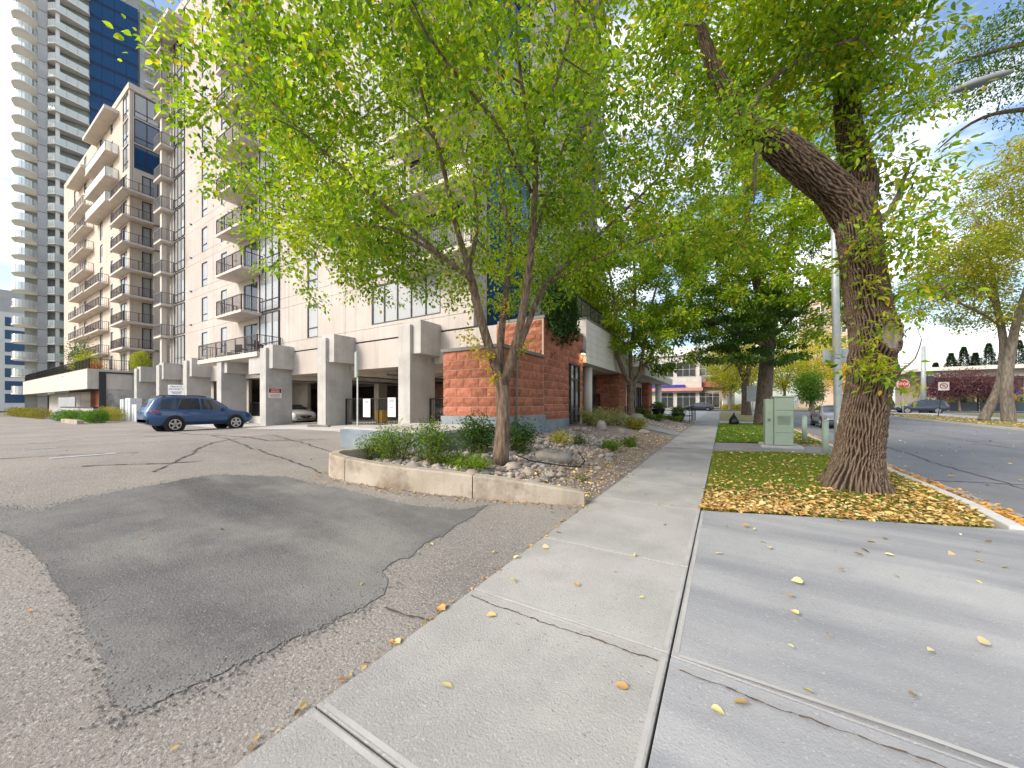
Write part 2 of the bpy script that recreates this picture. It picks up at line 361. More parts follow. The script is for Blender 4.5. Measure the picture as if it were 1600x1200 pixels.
# crumbling patch joint across one slab
# --- concrete driveway apron between sidewalk and street
apron = struct(MB().box(-.25, 3.3, -5, 6.0, -.4, -.30).build('driveway_apron', M_pave))
def zap(x, y): return .012-.10*max(0,(x-.8)/2.7)
KX = 3.42
for y0, y1 in ((-4.5,-2.2),(-2.2,.1),(.1,2.44),):
    slab(apron, [(WX1+g,y0+g),(KX+.12,y0+g),(KX+.12,y1-g),(WX1+g,y1-g)], M_apron, .18, zap)
s_ = slab(apron, [(WX1+g,2.44+g),(KX+.12,2.44+g),(KX+.12,7.62),(3.18,7.48),(2.2,7.02),(1.2,6.58),(.3,6.22),(WX1+g,6.03)], M_apron, .18, zap)
tooled(s_, [(WX1+g+.012,2.44+g+.012),(KX+.1,2.44+g+.012),(KX+.1,6.0),(WX1+g+.012,6.0)], zap, (0,3))
c2_ = MB(); CRACK([(WX0+.05,2.36),(-1.5,2.345),(-1.0,2.335),(-.75,2.35),(-.45,2.33),(-.31,2.34)], .007, .0035, zs, c2_); CRACK([(-.22,2.33),(.2,2.30),(.6,2.31),(1.1,2.27)], .006, .0035, zap, c2_)
struct(c2_.build('joint_crack', mat('crack_debris', (.16,.10,.06), (.07,.055,.045), 25, .95)))
# --- street, kerbs, cross street
def zr(x, y): return sY(y)-.10-.02*abs(x-8.8)/5.5
ST = sheet('street', rng(KX+.1,14.3,1.2), rng(-40,62,2.), lambda x,y: zr(x,y), M_road)
sheet('cross_street', rng(-90,140,5), rng(61.98,76,2), lambda x,y: sY(y)-.115, M_road)
c3_ = MB(); CRACK([(5.2,9),(5.1,14),(5.3,20),(5.15,30)], .03, .006, zr, c3_); CRACK([(3.9,11.5),(6,11.9),(9,11.7),(13,12.3)], .03, .006, zr, c3_); CRACK([(7.5,22),(9.2,22.6),(13.5,22.2)], .035, .006, zr, c3_); CRACK([(8.9,5),(8.8,20),(8.95,45)], .02, .006, zr, c3_)
struct(c3_.build('street_cracks', mat('street_crack', (.075,.075,.08), rough=.95)))
kerb = MB()
yk = rng(7.6, 61.5, 1.2)
for i in range(len(yk)-1):
    a, b = yk[i], yk[i+1]
    e = .05 if i == 0 else .11
    kerb.hexa([(KX-.08,a,sY(a)-.2),(KX+.11,a,sY(a)-.2),(KX+.11,b-.012,sY(b)-.2),(KX-.08,b-.012,sY(b)-.2),(KX-.08,a,sY(a)+.015-(.11-e)),(KX+.09,a,sY(a)+.01-(.11-e)),(KX+.09,b-.012,sY(b)+.01),(KX-.08,b-.012,sY(b)+.015)])
struct(kerb.build('street_kerb', mat('kerb_concrete', (.46,.45,.43), (.55,.54,.52), 1, .9, .2, 30), bevel=.02))
gut = MB()
yk = rng(7.3, 61.5, 3.)
for i in range(len(yk)-1):
    a, b = yk[i], yk[i+1]; gut.add([(KX+.1,a,sY(a)-.105),(KX+.55,a,sY(a)-.112),(KX+.55,b-.01,sY(b)-.112),(KX+.1,b-.01,sY(b)-.105)], [(0,1,2,3)])
struct(gut.build('gutter', mat('gutter_concrete', (.27,.265,.26), (.34,.33,.32), 1, .9)))
fk = MB()
yk = rng(-38, 56, 1.8)
for i in range(len(yk)-1):
    a, b = yk[i], yk[i+1]; fx = lambda y: 14.2+max(0,(y-46)/10)**2*3.0
    fk.hexa([(fx(a),a,sY(a)-.3),(fx(a)+.18,a,sY(a)-.3),(fx(b)+.18,b-.01,sY(b)-.3),(fx(b),b-.01,sY(b)-.3),(fx(a),a,sY(a)),(fx(a)+.18,a,sY(a)),(fx(b)+.18,b-.01,sY(b)),(fx(b),b-.01,sY(b))])
struct(fk.build('far_kerb', M_pave))
# verges and far pavements
V1 = [(WX1+.01,6.06),(.3,6.25),(1.2,6.61),(2.2,7.05),(3.16,7.5),(KX-.09,8.2),(KX-.09,14.2),(WX1+.01,13.4)]
V2 = [(WX1+.01,16.2),(KX-.09,17.3),(KX-.09,29.5),(WX1+.01,29.5)]
V3 = [(WX1+.01,33.),(KX-.09,33.),(KX-.09,60),(WX1+.01,60)]
def hump(x, y): return sY(y)-.005+.05*max(0, 1-abs(x-1.5)/1.9)*min(1,max(.0,(y-6.2-.4*x)/1.5))-.10*max(0,(x-.8)/2.7)*min(1,max(0,(9.3-y)/1.6))
for P in (V1, V2): polysheet('verge', P, hump, M_turf, .35)
polysheet('verge', V3, hump, M_farturf, 1.5)
polysheet('verge_path', [(WX1+.01,13.42),(KX-.09,14.22),(KX-.09,17.28),(WX1+.01,16.18)], lambda x,y: sY(y)+.004, mat('path_asphalt', (.22,.21,.20), (.30,.285,.27), 1.2, .92, .4, 60, speck=[((.36,.34,.32), 100, .58, .7)]), .8)
polysheet('verge_walk', [(WX1+.01,29.52),(KX-.09,29.52),(KX-.09,32.98),(WX1+.01,32.98)], lambda x,y: sY(y)+.006, M_pave, 1.5)
polysheet('far_verge', [(14.4,-30),(18.5,-30),(18.5,57),(17.2,56),(15.4,52),(14.4,46)], lambda x,y: sY(y)-.01, M_farturf, 2.)
polysheet('far_sidewalk', [(18.5,-30),(21,-30),(21,61),(16.6,61),(18.5,57)], lambda x,y: sY(y), M_pave, 3.)
sheet('far_pavement', rng(-90,140,10), [76.2,79,83,88], lambda x,y: sY(y)-.0, M_pave)
sheet('far_lawn', rng(-150,200,25), rng(88.1,190,20), lambda x,y: sY(y)-.02, M_farturf)
sheet('right_yard', rng(21.1,140,8), rng(-30,61.9,8), lambda x,y: sY(y)-.03, M_farturf)
polysheet('corner_plaza', [(-30,41.2),(WX0-.02,41.2),(WX0-.02,61.6),(-30,61.6)], lambda x,y: sY(y)-.002, M_pave, 3.)

# ================================================================== BUILDINGS
def frame_T(o, du, n):
    o = Vector(o); du = Vector(du); n = Vector(n)
    def T(u, w, z): return (o.x+du.x*u+n.x*w, o.y+du.y*u+n.y*w, z)
    T.rz = math.atan2(du.y, du.x)
    return T
TF = frame_T((0,12.4), (1,0), (0,-1))            # street-lot side of the main wing: u = X
TE = frame_T((-9.3,0), (0,1), (1,0))             # its end wall: u = Y
def window(parent, T, u0, u1, z0, z1, cols=1, rows=(), fm=M_frame, gm=M_glass, fw=.05, w=-.06, blind=None, name='window'):
    f = MB()
    f.tbox(T,u0,u0+fw,w-.05,w+.05,z0,z1); f.tbox(T,u1-fw,u1,w-.05,w+.05,z0,z1)
    f.tbox(T,u0+fw,u1-fw,w-.05,w+.05,z0,z0+fw); f.tbox(T,u0+fw,u1-fw,w-.05,w+.05,z1-fw,z1)
    for k in range(1,cols):
        c = u0+(u1-u0)*k/cols; f.tbox(T,c-fw*.4,c+fw*.4,w-.04,w+.045,z0+fw,z1-fw)
    for r in rows:
        zz = z0+(z1-z0)*r; f.tbox(T,u0+fw,u1-fw,w-.035,w+.042,zz-fw*.4,zz+fw*.4)
    o = f.build(name, fm, parent)
    zc = [z0+fw]+[z0+(z1-z0)*r for r in rows]+[z1-fw]
    for k in range(cols):
        a, b = u0+(u1-u0)*k/cols, u0+(u1-u0)*(k+1)/cols
        for j in range(len(zc)-1):
            tl = random.uniform(-.003,.003)
            p = MB().add([T(a,w+tl,zc[j]),T(b,w-tl,zc[j]),T(b,w-tl,zc[j+1]),T(a,w+tl,zc[j+1])], [(0,1,2,3)]).build('pane', gm, o)
    if blind is None: blind = random.choice((0,1,1,.6,.35))
    if blind:
        zb = z1-(z1-z0)*blind; b = MB(); n = max(2,int((u1-u0)/.12)); vs = []
        for i in range(n+1):
            u = u0+(u1-u0)*i/n; ww = w-.16+(.025 if i%2 else -.025); vs += [T(u,ww,zb),T(u,ww,z1)]
        b.add(vs, [(2*i,2*i+2,2*i+3,2*i+1) for i in range(n)]); b.build('blind', M_blind, o)
    return o
def panels(parent, T, u0, u1, z0, z1, opens, m, th=.22, name='wall_panel', gap=.018, cutsu=None, w=0.):
    """one precast band [z0,z1] from u0 to u1, split at cutsu, with rectangular openings left free"""
    cu = [u0]+sorted(c for c in (cutsu or []) if u0 < c < u1)+[u1]
    for a, b in zip(cu, cu[1:]):
        a2, b2 = a+gap/2, b-gap/2; za, zb = z0+gap/2, z1-gap/2
        ops = sorted([(max(o[0],a2),min(o[1],b2),max(o[2],za),min(o[3],zb)) for o in opens if o[1]>a2+.01 and o[0]<b2-.01 and o[3]>za+.01 and o[2]<zb-.01])
        mb = MB(); x = a2
        for o0,o1,p0,p1 in ops:
            if o0 > x+.005: mb.tbox(T,x,o0,w-th,w,za,zb)
            if p0 > za+.005: mb.tbox(T,o0,o1,w-th,w,za,p0)
            if p1 < zb-.005: mb.tbox(T,o0,o1,w-th,w,p1,zb)
            x = max(x, o1)
        if b2 > x+.005: mb.tbox(T,x,b2,w-th,w,za,zb)
        if mb.v: mb.build(name, m, parent)
def picket_rail(parent, pts, h, zf, m=M_rail, sp=.115, name='railing', post=1.4):
    r = MB()
    for (a, b) in zip(pts, pts[1:]):
        a = Vector((*a,0)); b = Vector((*b,0)); L = (b-a).length; d = (b-a)/L; n = Vector((-d.y,d.x,0))
        def bar(s0, s1, z0, z1, t):
            p, q = a+d*s0, a+d*s1
            r.hexa([(*(p-n*t).xy,zf+z0),(*(q-n*t).xy,zf+z0),(*(q+n*t).xy,zf+z0),(*(p+n*t).xy,zf+z0),(*(p-n*t).xy,zf+z1),(*(q-n*t).xy,zf+z1),(*(q+n*t).xy,zf+z1),(*(p+n*t).xy,zf+z1)])
        bar(0,L,h-.045,h,.025); bar(0,L,.09,.125,.016)
        k = sp
        while k < L-.02: bar(k-.009,k+.009,.125,h-.045,.009); k += sp
        n2 = max(1,round(L/post))
        for i in range(n2+1): s = min(max(L*i/n2,.025),L-.025); bar(s-.024,s+.024,0,h-.046,.024)
    return r.build(name, m, parent)
def balcony(parent, T, u0, u1, w0, w1, z, th=.17, h=1.05, m=M_soff, rails='lfr', sp=.115, glass=None, rm=M_rail):
    s = MB().tbox(T,u0,u1,w0,w1,z-th,z).build('balcony', m, parent, bevel=.012)
    e = .05; P = [T(u0+e,w0+.02,0)[:2],T(u0+e,w1-e,0)[:2],T(u1-e,w1-e,0)[:2],T(u1-e,w0+.02,0)[:2]]
    if glass:
        g = MB()
        for a, b in zip(P, P[1:]): g.add([(*a,z+.08),(*b,z+.08),(*b,z+h-.03),(*a,z+h-.03)], [(0,1,2,3)])
        r = MB()
        for a, b in zip(P, P[1:]): r.tube([(*a,z+h),(*b,z+h)], .025, 4)
        for a, b in zip(P, P[1:]):
            n = max(1, round(math.dist(a,b)/1.1))
            for i in range(n+1): q = [a[0]+(b[0]-a[0])*i/n, a[1]+(b[1]-a[1])*i/n]; r.tube([(*q,z),(*q,z+h)], .02, 4)
        o = r.build('railing', rm, s); g.build('railing_glass', glass, o)
    else: picket_rail(s, P, h, z, rm, sp)
    return s

FH = 2.93; Z0 = 5.0; NF = 11
# ------------------------------------------------------------ main wing
main = tag(empty('apartment_building', (-28,12.4,0)), 'beige concrete apartment block raised on a row of grey pillars over covered parking', 'building')
core = MB(); core.box(-44.9,-9.75,12.95,30,5.05,Z0+NF*FH-.1); core.build('core', M_dark, main)
CUT = [-41.6,-35.5,-31.6,-24.2,-18.3]
for k in range(NF):
    zf = Z0+k*FH
    ops = [(-43.9,-41.5,zf+.08,zf+2.86),(-37.9,-36.75,zf+.64,zf+2.66),(-34.2,-33.15,zf+.64,zf+2.66),(-30.4,-28.3,zf+.06,zf+2.4),(-27.9,-25.3,zf+.08,zf+2.88),(-22.1,-20.95,zf+.68,zf+2.68)]
    if k == 0: ops += [(-16.05,-11.2,zf+.8,zf+2.86)]
    else: ops += [(-17.,-13.5,zf+.35,zf+2.72),(-13.2,-9.9,zf+.06,zf+2.6)]
    for za, zb in ((zf, zf+.64), (zf+.64, zf+FH)): panels(main, TF, -45.2, -9.3, za, zb, ops, M_wall, cutsu=CUT)
    MB().box(-45.1,-9.45,12.48,12.6,zf-.03,zf+.03).build('joint_filler', M_fgrey, main)
    window(main,TF,-43.9,-41.5,zf+.08,zf+2.86,3,(.28,),gm=M_glassb,w=.02)
    window(main,TF,-37.9,-36.75,zf+.64,zf+2.66,1,(.3,),gm=M_glassb,fw=.06)
    window(main,TF,-34.2,-33.15,zf+.64,zf+2.66,1,(.3,),gm=M_glassb,fw=.06)
    window(main,TF,-30.4,-28.3,zf+.06,zf+2.4,2,(),fm=M_fgrey,name='balcony_door')
    window(main,TF,-27.9,-25.3,zf+.08,zf+2.88,3,(.26,),gm=M_glassb,w=.05,fw=.055)
    window(main,TF,-22.1,-20.95,zf+.68,zf+2.68,1,(.3,),gm=M_glassb,fw=.06)
    if k == 0: window(main,TF,-16.05,-11.2,zf+.8,zf+2.86,5,(),gm=M_glassb,fw=.07,blind=1)
    else:
        window(main,TF,-17.,-13.5,zf+.35,zf+2.72,3,(.3,),gm=M_glassb,fw=.07,w=.04,blind=1)
        window(main,TF,-13.2,-9.9,zf+.06,zf+2.6,3,(),name='balcony_door',blind=1)
        balcony(main,TF,-13.6,-8.4,0.001,1.35,zf)
        balcony(main,TF,-31.4,-27.5,.001,1.35,zf)
    if k: balcony(main,TF,-45.95,-44.05,.001,.95,zf,rm=M_fgrey)
    if k: MB().tbox(TF,-45.15,-44.75,.35,.7,zf-FH+.01,zf-.21).build('balcony_post', M_soff, main)
    sc = MB().lathe([(.05,0),(.09,.12)],8,(-40.,12.33,zf+.55)); sc.build('wall_vent', M_fgrey, main)
# big terrace over the drive-in
ter = MB().tbox(TF,-34.1,-25.0,-.3,1.5,4.62,4.92).build('terrace', M_soff, main, bevel=.015)
picket_rail(ter, [(-34.0,12.35),(-34.0,10.95),(-25.08,10.95),(-25.08,12.35)], 1.1, 4.92, sp=.14)
MB().tbox(TF,-26.4,-24.86,-.25,1.35,3.55,4.615).build('terrace_beam', M_col, main, bevel=.015)
# roof
rz = Z0+NF*FH
MB().tbox(TF,-45.3,-9.2,-.9,.06,rz+.01,rz+.9).build('parapet', M_wall, main)
MB().box(-45.1,-9.4,13.35,30,rz+.01,rz+.25).build('roof', M_soff, main)
MB().tbox(TF,-46.3,-40.5,.07,1.4,rz-2.2,rz-1.85).build('roof_canopy', M_soff, main, bevel=.02)
# end wall towards the street
for k in range(NF):
    zf = Z0+k*FH
    ops = [(13.4,17.5,zf+.1,zf+2.86),(19.,21.2,zf+.6,zf+2.6),(24,27.4,zf+.1,zf+2.7)]
    for za, zb in ((zf, zf+.64), (zf+.64, zf+FH)): panels(main, TE, 12.65, 30, za, zb, ops, M_wall, cutsu=[18.2,23])
    window(main,TE,13.4,17.5,zf+.1,zf+2.86,4,(.3,),gm=M_blue,w=.03,blind=0)
    window(main,TE,19.,21.2,zf+.6,zf+2.6,2,(.3,),gm=M_glassb)
    window(main,TE,24,27.4,zf+.1,zf+2.7,3,(),gm=M_glassb,blind=1)
    if k: balcony(main,TE,23.4,28,.001,1.4,zf)
# ------------------------------------------------------------ podium of the main wing
DX = 6.2; CX0 = -12.44
def column(i):
    x = CX0-DX*i; z = zg(x,11.2)-.1
    c = MB().box(x,x+.74,11.0,12.56,z,5.10).build('pillar', M_col, main, bevel=.02)
    MB().box(x+.12,x+1.22,11.16,12.9,3.82,5.28).build('capital', M_col, c, bevel=.02)
for i in range(7): column(i)
beam = MB()
for i in range(-1,6):
    a = CX0-DX*i-DX; b = a+DX
    MB().box(a+.79,b-.01,12.42,12.7,3.5,4.93).build('beam', M_wall, main)
MB().box(-52.3,-9.2,12.46,12.66,4.93,4.995).build('joint_filler', M_dark, main)
MB().box(-52.3,-9.3,12.71,28,3.56,4.9).build('parkade_ceiling', M_soffit, main)
for y in (14.2,16.,17.8,19.6,22): MB().box(-52,-9.4,y,y+.3,3.3,3.555).build('ceiling_beam', M_soffit, main)
pipe = MB()
for x in (-15.5,-18.2,-22.,-25.): pipe.tube([(x,12.9,3.2),(x,26,3.2)], .06, 6)
pipe.build('ceiling_pipe', M_fgrey, main)
MB().box(-52,-8,27.9,28.3,0,3.6).build('parkade_back_wall', M_soffit, main); MB().box(-45.5,-45.2,13.3,27.8,-.2,3.5).build('parkade_side_wall', M_soffit, main)
for i, y in ((0,19),(1,17),(2,18.5),(3,19)):
    x = CX0-DX*i+1.2; MB().box(x,x+.55,y,y+.8,-.1,3.3).build('inner_pillar', M_soffit, main)
MB().box(-33.2,-29.0,16.3,16.55,0,3.3).build('inner_wall', M_soffit, main)
MB().box(-20.5,-18.2,21,21.2,0,3.3).build('inner_wall', mat('inner_brick', (.2,.1,.07), (.28,.16,.11), 3, .9), main)
for i in (3,4,5):
    a = CX0-DX*i-DX
    MB().box(a+.8,a+DX-.02,13.0,13.2,-.2,3.5).build('block_wall', mat('block_grey', (.33,.30,.27), (.40,.37,.33), 2, .9, stretch=(1,1,6)), main)
MB().box(CX0-3*DX+.76,CX0-2*DX-.02,12.7,12.86,-.1,.75).build('low_wall', M_col, main)
picket_rail(main, [(CX0-3*DX+.76,12.78),(CX0-2*DX-.02,12.78)], 1.0, .76, M_black, .12)
# fences beside the columns
def fence(x0, x1, y, label):
    z = min(zg(x0,y), zg(x1,y)); f = tag(empty('parkade_fence', ((x0+x1)/2,y,z)), label, 'fence')
    picket_rail(f, [(x0,y),(x1,y)], 1.45, z, M_black, .12, 'picket_panel', 2.2); return f
fence(CX0-DX+.76, CX0-.02, 12.15, 'black picket fence with two white notices closing the bay between two pillars')
fence(CX0+.76, -8.9, 12.2, 'black picket fence between a pillar and the red block wall')
# ------------------------------------------------------------ red block pavilion along the street
pav = tag(empty('brick_pavilion', (-5.85,9.2,0)), 'red split-face block entrance pavilion with pale concrete band beside the sidewalk', 'building')
def rough_block(seed, bw, bh):
    r = random.Random(seed); b = MB(); nx, nz = 4, 2; d = .10; vs = []
    for j in range(nz+1):
        for i in range(nx+1):
            e = i in (0,nx) or j in (0,nz); vs.append((bw*i/nx+.011*(1 if i==0 else -1 if i==nx else 0), -(.0 if e else r.uniform(.012,.055)), bh*j/nz+.011*(1 if j==0 else -1 if j==nz else 0)))
    fs = [(j*(nx+1)+i, j*(nx+1)+i+1, (j+1)*(nx+1)+i+1, (j+1)*(nx+1)+i) for j in range(nz) for i in range(nx)]
    n = len(vs); ring = [0,nx,(nz+1)*(nx+1)-1,nz*(nx+1)]
    vs += [(vs[q][0], d, vs[q][2]) for q in ring]
    fs += [(n,n+1,nx,0) , (nx,n+1,n+2,ring[2]), (ring[2],n+2,n+3,ring[3]), (ring[3],n+3,n,0)]
    b.add(vs, fs); return b.mesh('brick', M_brick)
BW, BH = .6, .3
BV = [rough_block(i, BW, BH) for i in range(7)]
def block_wall(parent, T, u0, u1, z0, z1, opens=(), mes=BV, bw=BW, bh=BH, depth=.09):
    nz = max(1,round((z1-z0)/bh)); h = (z1-z0)/nz; o = Vector(T(0,0,0)); ang = T.rz
    for j in range(nz):
        za = z0+j*h; x = u0-(bw/2 if j%2 else 0)
        while x < u1-.01:
            a, b = max(x,u0), min(x+bw,u1); x += bw
            segs = [(a,b)]
            for p0,p1,q0,q1 in opens:
                if za+h > q0+.05 and za < q1-.05:
                    segs = [s for (c,d) in segs for s in ((c,min(d,p0)),(max(c,p1),d)) if s[1]-s[0] > .03]
            for c,d in segs:
                if d-c < .05: continue
                ob = link('brick', random.choice(mes), parent, loc=T(c,0,za), rz=ang); ob.scale = ((d-c)/bw, 1, h/bh)
TPF = frame_T((0,9.2),(1,0),(0,-1)); TPE = frame_T((-5.85,0),(0,1),(1,0)); TPF2 = frame_T((0,12.2),(1,0),(0,-1))
BX0 = -8.2
MB().box(BX0+.05,-5.868,9.218,12.2,.9,3.36).build('mortar_core', M_mort, pav)
block_wall(pav, TPF, BX0, -5.85-.1, 1.22, 3.36); block_wall(pav, TPE, 9.2, 12.2, 1.22, 3.36)
MB().box(BX0-.05,-5.78,9.13,12.25,3.365,3.47).build('coping', M_fgrey, pav)
MB().box(BX0-.06,-5.80,9.14,12.3,.55,1.215).build('plinth', M_pad, pav, bevel=.015)
MB().box(-7.95,-5.868,12.218,16.5,.5,4.88).build('mortar_core', M_mort, pav)
block_wall(pav, TPF2, -8., -5.95, 3.47, 4.85); DO = (14.75,15.95,0,3.42)
block_wall(pav, TPE, 12.25, 16.55, 1.0, 4.88, [DO])
MB().box(-7.9,-5.80,12.3,14.7,.3,.995).build('plinth', M_pad, pav, bevel=.015)
MB().box(-7.95,-5.82,12.2,16.55,4.89,5.0).build('coping', M_fgrey, pav)
window(pav, TPE, 14.75,15.95,.75,3.42,2,(.74,),w=.04,fw=.07,blind=0,name='glazed_door')
dp = MB().tube([(-5.74,9.95,.4),(-5.74,9.95,3.4)], .035, 8); dp.build('downpipe', M_fgrey, pav, True)
# concrete pad in front of it
pad = tag(MB().prism([(-9.4,6.2),(-5.78,6.2),(-5.78,9.12),(-9.4,9.12)], 0, lambda x,y: .90+.012*(y-6.2)).build('concrete_pad', M_pad, bevel=.015), 'raised blue grey concrete pad below the red block wall', 'pad')
tp = MB().box(-9.38,-5.9,6.32,9.1,.85,.945).build('pad_top', M_slab, pad)
# pale band over the entrance, terrace behind it
for j in range(6):
    za = 3.62+j*.355
    for a, b in ((16.6,18.4),(18.4,20.2),(20.2,22.),(22.,23.8),(23.8,25.6)): MB().box(-6.3,-5.7,a+.004,b-.004,za+.004,za+.351).build('band_panel', M_band, pav)
MB().box(-6.25,-5.74,16.61,25.55,3.64,5.72).build('band_core', M_fgrey, pav)
MB().box(-9.25,-6.3,12.3,25.6,3.60,3.75).build('entry_soffit', M_soff, pav)
MB().box(-9.25,-6.3,16.6,25.6,4.9,5.02).build('terrace_deck', M_soff, pav)
MB().box(-6.32,-5.66,16.56,25.6,5.75,5.82).build('coping', M_fgrey, pav)
picket_rail(pav, [(-6.0,12.4),(-6.0,25.4)], 1.0, 5.83, M_black, .13, 'terrace_railing')
MB().lathe([(.24,.5),(.24,3.6)],20,(-6.2,18.3,0)).build('round_pillar', M_soff, pav, True)
MB().box(-9.2,-8.9,14,40,.3,3.6).build('back_wall', M_wall, pav)
block_wall(pav, frame_T((0,23.5),(1,0),(0,-1)), -7.4, -5.87, .5, 3.58, mes=[m_ for m_ in BV])
MB().box(-7.38,-5.95,23.58,25.3,.5,3.6).build('mortar_core', M_mort, pav)
block_wall(pav, TPE, 23.5, 25.4, .5, 3.58)
picket_rail(pav, [(-7.1,18.9),(-7.1,23.4)], 1.75, .55, M_black, .13, 'entry_fence')
MB().box(-8.9,-6.4,25.6,33.9,.4,3.5).build('entry_wall', M_wall, pav)
for y in (26.6,29.2,31.6): window(pav, frame_T((-6.4,0),(0,1),(1,0)), y, y+1.7, .6, 3.1, 2, (), w=.03, blind=0)
block_wall(pav, frame_T((0,34.2),(1,0),(0,-1)), -7.2, -5.87, .5, 3.58); block_wall(pav, TPE, 34.2, 36, .5, 3.58)
MB().box(-7.18,-5.95,34.28,35.9,.5,3.6).build('mortar_core', M_mort, pav)
MB().lathe([(.3,.3),(.3,3.6)],20,(-5.6,38.2,0)).build('round_pillar', M_white, pav, True)
MB().box(-9.2,-4.6,25.65,41,3.62,4.25).build('entry_canopy', M_band, pav, bevel=.02)
MB().box(-9.2,-6.6,26,41,4.27,5.8).build('upper_wall', M_wall, pav)
# wall lamp, lit
lamp = tag(empty('wall_lamp', (-5.7,16.25,4.1)), 'small lit lamp on the red block wall above the glazed door', 'lamp')
MB().box(-5.82,-5.66,16.1,16.45,4.02,4.2).build('housing', M_fgrey, lamp)
MB().box(-5.78,-5.68,16.13,16.42,3.985,4.015).build('lens', emit('lamp_lens', (1,.75,.4), 4), lamp)
ll = bpy.data.lights.new('lamp_light','AREA'); ll.energy = 2.5; ll.size = .2; ll.color = (1,.7,.35)
lo = bpy.data.objects.new('lamp_light', ll); COL.objects.link(lo); lo.location = (-5.6,16.27,3.97); lo.rotation_euler = (0,R(20),0); lo.parent = lamp; lo.matrix_parent_inverse = PWI(lamp)

# ------------------------------------------------------------ second wing, behind to the left
wing = tag(empty('apartment_wing', (-60,12.1,0)), 'tan concrete apartment wing with stacked corner balconies beside the glass tower', 'building')
TW = frame_T((0,12.4),(1,0),(0,-1)); TWE = frame_T((-57.6,0),(0,1),(1,0))
MB().box(-92,-58.1,12.9,32,3,Z0+10*FH).build('core', M_dark, wing)
for k in range(11):
    zf = Z0+k*FH
    top = k >= 8
    oF = [(-60.2,-58.0,zf+.1,zf+2.86)] if top else [(-61.0,-58.6,zf+.1,zf+2.5)]
    oF += [(-65.2,-64.2,zf+.6,zf+2.6),(-70.2,-68.8,zf+.4,zf+2.7),(-78.6,-77.2,zf+.4,zf+2.5),(-85,-83.6,zf+.4,zf+2.6)]
    oE = ([(12.75,14.9,zf+.1,zf+2.86)] if top else [(13.4,14.8,zf+.1,zf+2.5)])+[(17.6,21.2,zf+.1,zf+2.8)]*(not top)
    end = -57 if k < 10 else -57
    for za, zb in ((zf, zf+.64), (zf+.64, zf+FH)):
        panels(wing, TW, -92, -57.61, za, zb, oF, M_wall2, cutsu=[-62.5,-67,-74,-82])
        panels(wing, TWE, 12.63, 32, za, zb, oE, M_wall2, cutsu=[16.4,22])
    for o_ in oF: window(wing,TW,*o_,2 if o_[1]-o_[0] > 1.6 else 1,(.3,) if top else (),gm=M_glassb,fw=.07,blind=1)
    for o_ in oE: window(wing,TWE,*o_,2,(.25,) if top else (),gm=M_blue if top and k < 10 else M_glassb,fw=.09,blind=0 if top else None)
    if 0 < k < 8:
        s = MB().prism([(-61.6,12.38),(-61.6,11.6),(-56.5,11.6),(-56.5,14.2),(-57.58,14.2),(-57.58,12.38)], zf-.22, zf).build('balcony', M_soff, wing, bevel=.015)
        picket_rail(s, [(-61.5,12.36),(-61.5,11.7),(-56.6,11.7),(-56.6,14.1)], 1.05, zf, M_rail, .14)
        MB().box(-57.55,-56.9,14.25,14.8,zf-FH+.01,zf-.23).build('balcony_post', M_wall2, wing)
    if 0 < k < 9: balcony(wing,TW,-82,-73.2,.001,1.0,zf,sp=.24,rm=M_fgrey)
    if 0 < k < 5: balcony(wing,TW,-73,-65.8,.001,.9,zf,sp=.16)
    if k in (7,8,9): balcony(wing,TW,-71.4,-61.8,.001,1.1,zf,glass=M_bal,rm=M_fgrey)
zt = Z0+11*FH
MB().box(-73,-57.5,12.3,32,zt+.01,zt+.7).build('roof', M_wall2, wing)
MB().box(-72,-61.6,11.2,12.38,zt-1.2,zt-.8).build('roof_canopy', M_soff, wing)
MB().box(-82,-73,11.2,12.38,zt-4.2,zt-3.8).build('roof_canopy', M_soff, wing)
# podium of the wing
pod = tag(empty('podium', (-57,9.2,0)), 'pale concrete podium parapet with planted terrace under the tan wing', 'podium')
for a, b in ((-100,-91),(-91,-82),(-82,-73),(-73,-64.5),(-64.5,-57)): MB().box(a+.01,b-.01,9.2,9.5,3.25,5.35).build('parapet_panel', M_soff, pod)
MB().box(-57.3,-57.0,9.51,12.45,3.25,5.35).build('parapet_panel', M_soff, pod)
MB().box(-100,-57.3,9.51,12.0,4.3,4.6).build('deck', M_soff, pod)
MB().box(-57.02,-56.9,10.0,10.5,.1,5.1).build('dark_frame', M_frame, pod)
MB().box(-57.02,-56.9,10.5,12.5,4.95,5.1).build('dark_frame', M_frame, pod)
MB().box(-57.3,-57.04,10.4,14,-.1,5.0).build('stained_wall', mat('stained_concrete', (.42,.40,.38), (.5,.48,.45), .8, .9, stain=((.2,.19,.18), .55, .5, .62)), pod)
MB().box(-57.3,-48.9,12.9,13.3,-.1,4.6).build('link_wall', M_col, pod)
for a, b, m_ in ((-74,-69,M_soff),(-69,-66.5,M_bdark),(-66.5,-64.8,M_brick),(-64.8,-60.8,M_wall2)): MB().box(a,b,11.4,11.8,-.1,3.25).build('ground_wall', m_, pod)
MB().box(-96,-74.1,11.4,11.8,-.1,3.3).build('ground_wall', M_col, pod)
picket_rail(pod, [(-99,9.35),(-57.15,9.35),(-57.15,12.3)], 1.1, 5.36, M_black, .18)
MB().box(-75.5,-66,9.7,9.8,.2,2.5).build('roll_gate', mat('gate_grey', (.30,.31,.34), (.36,.37,.40), .6, .5), pod)
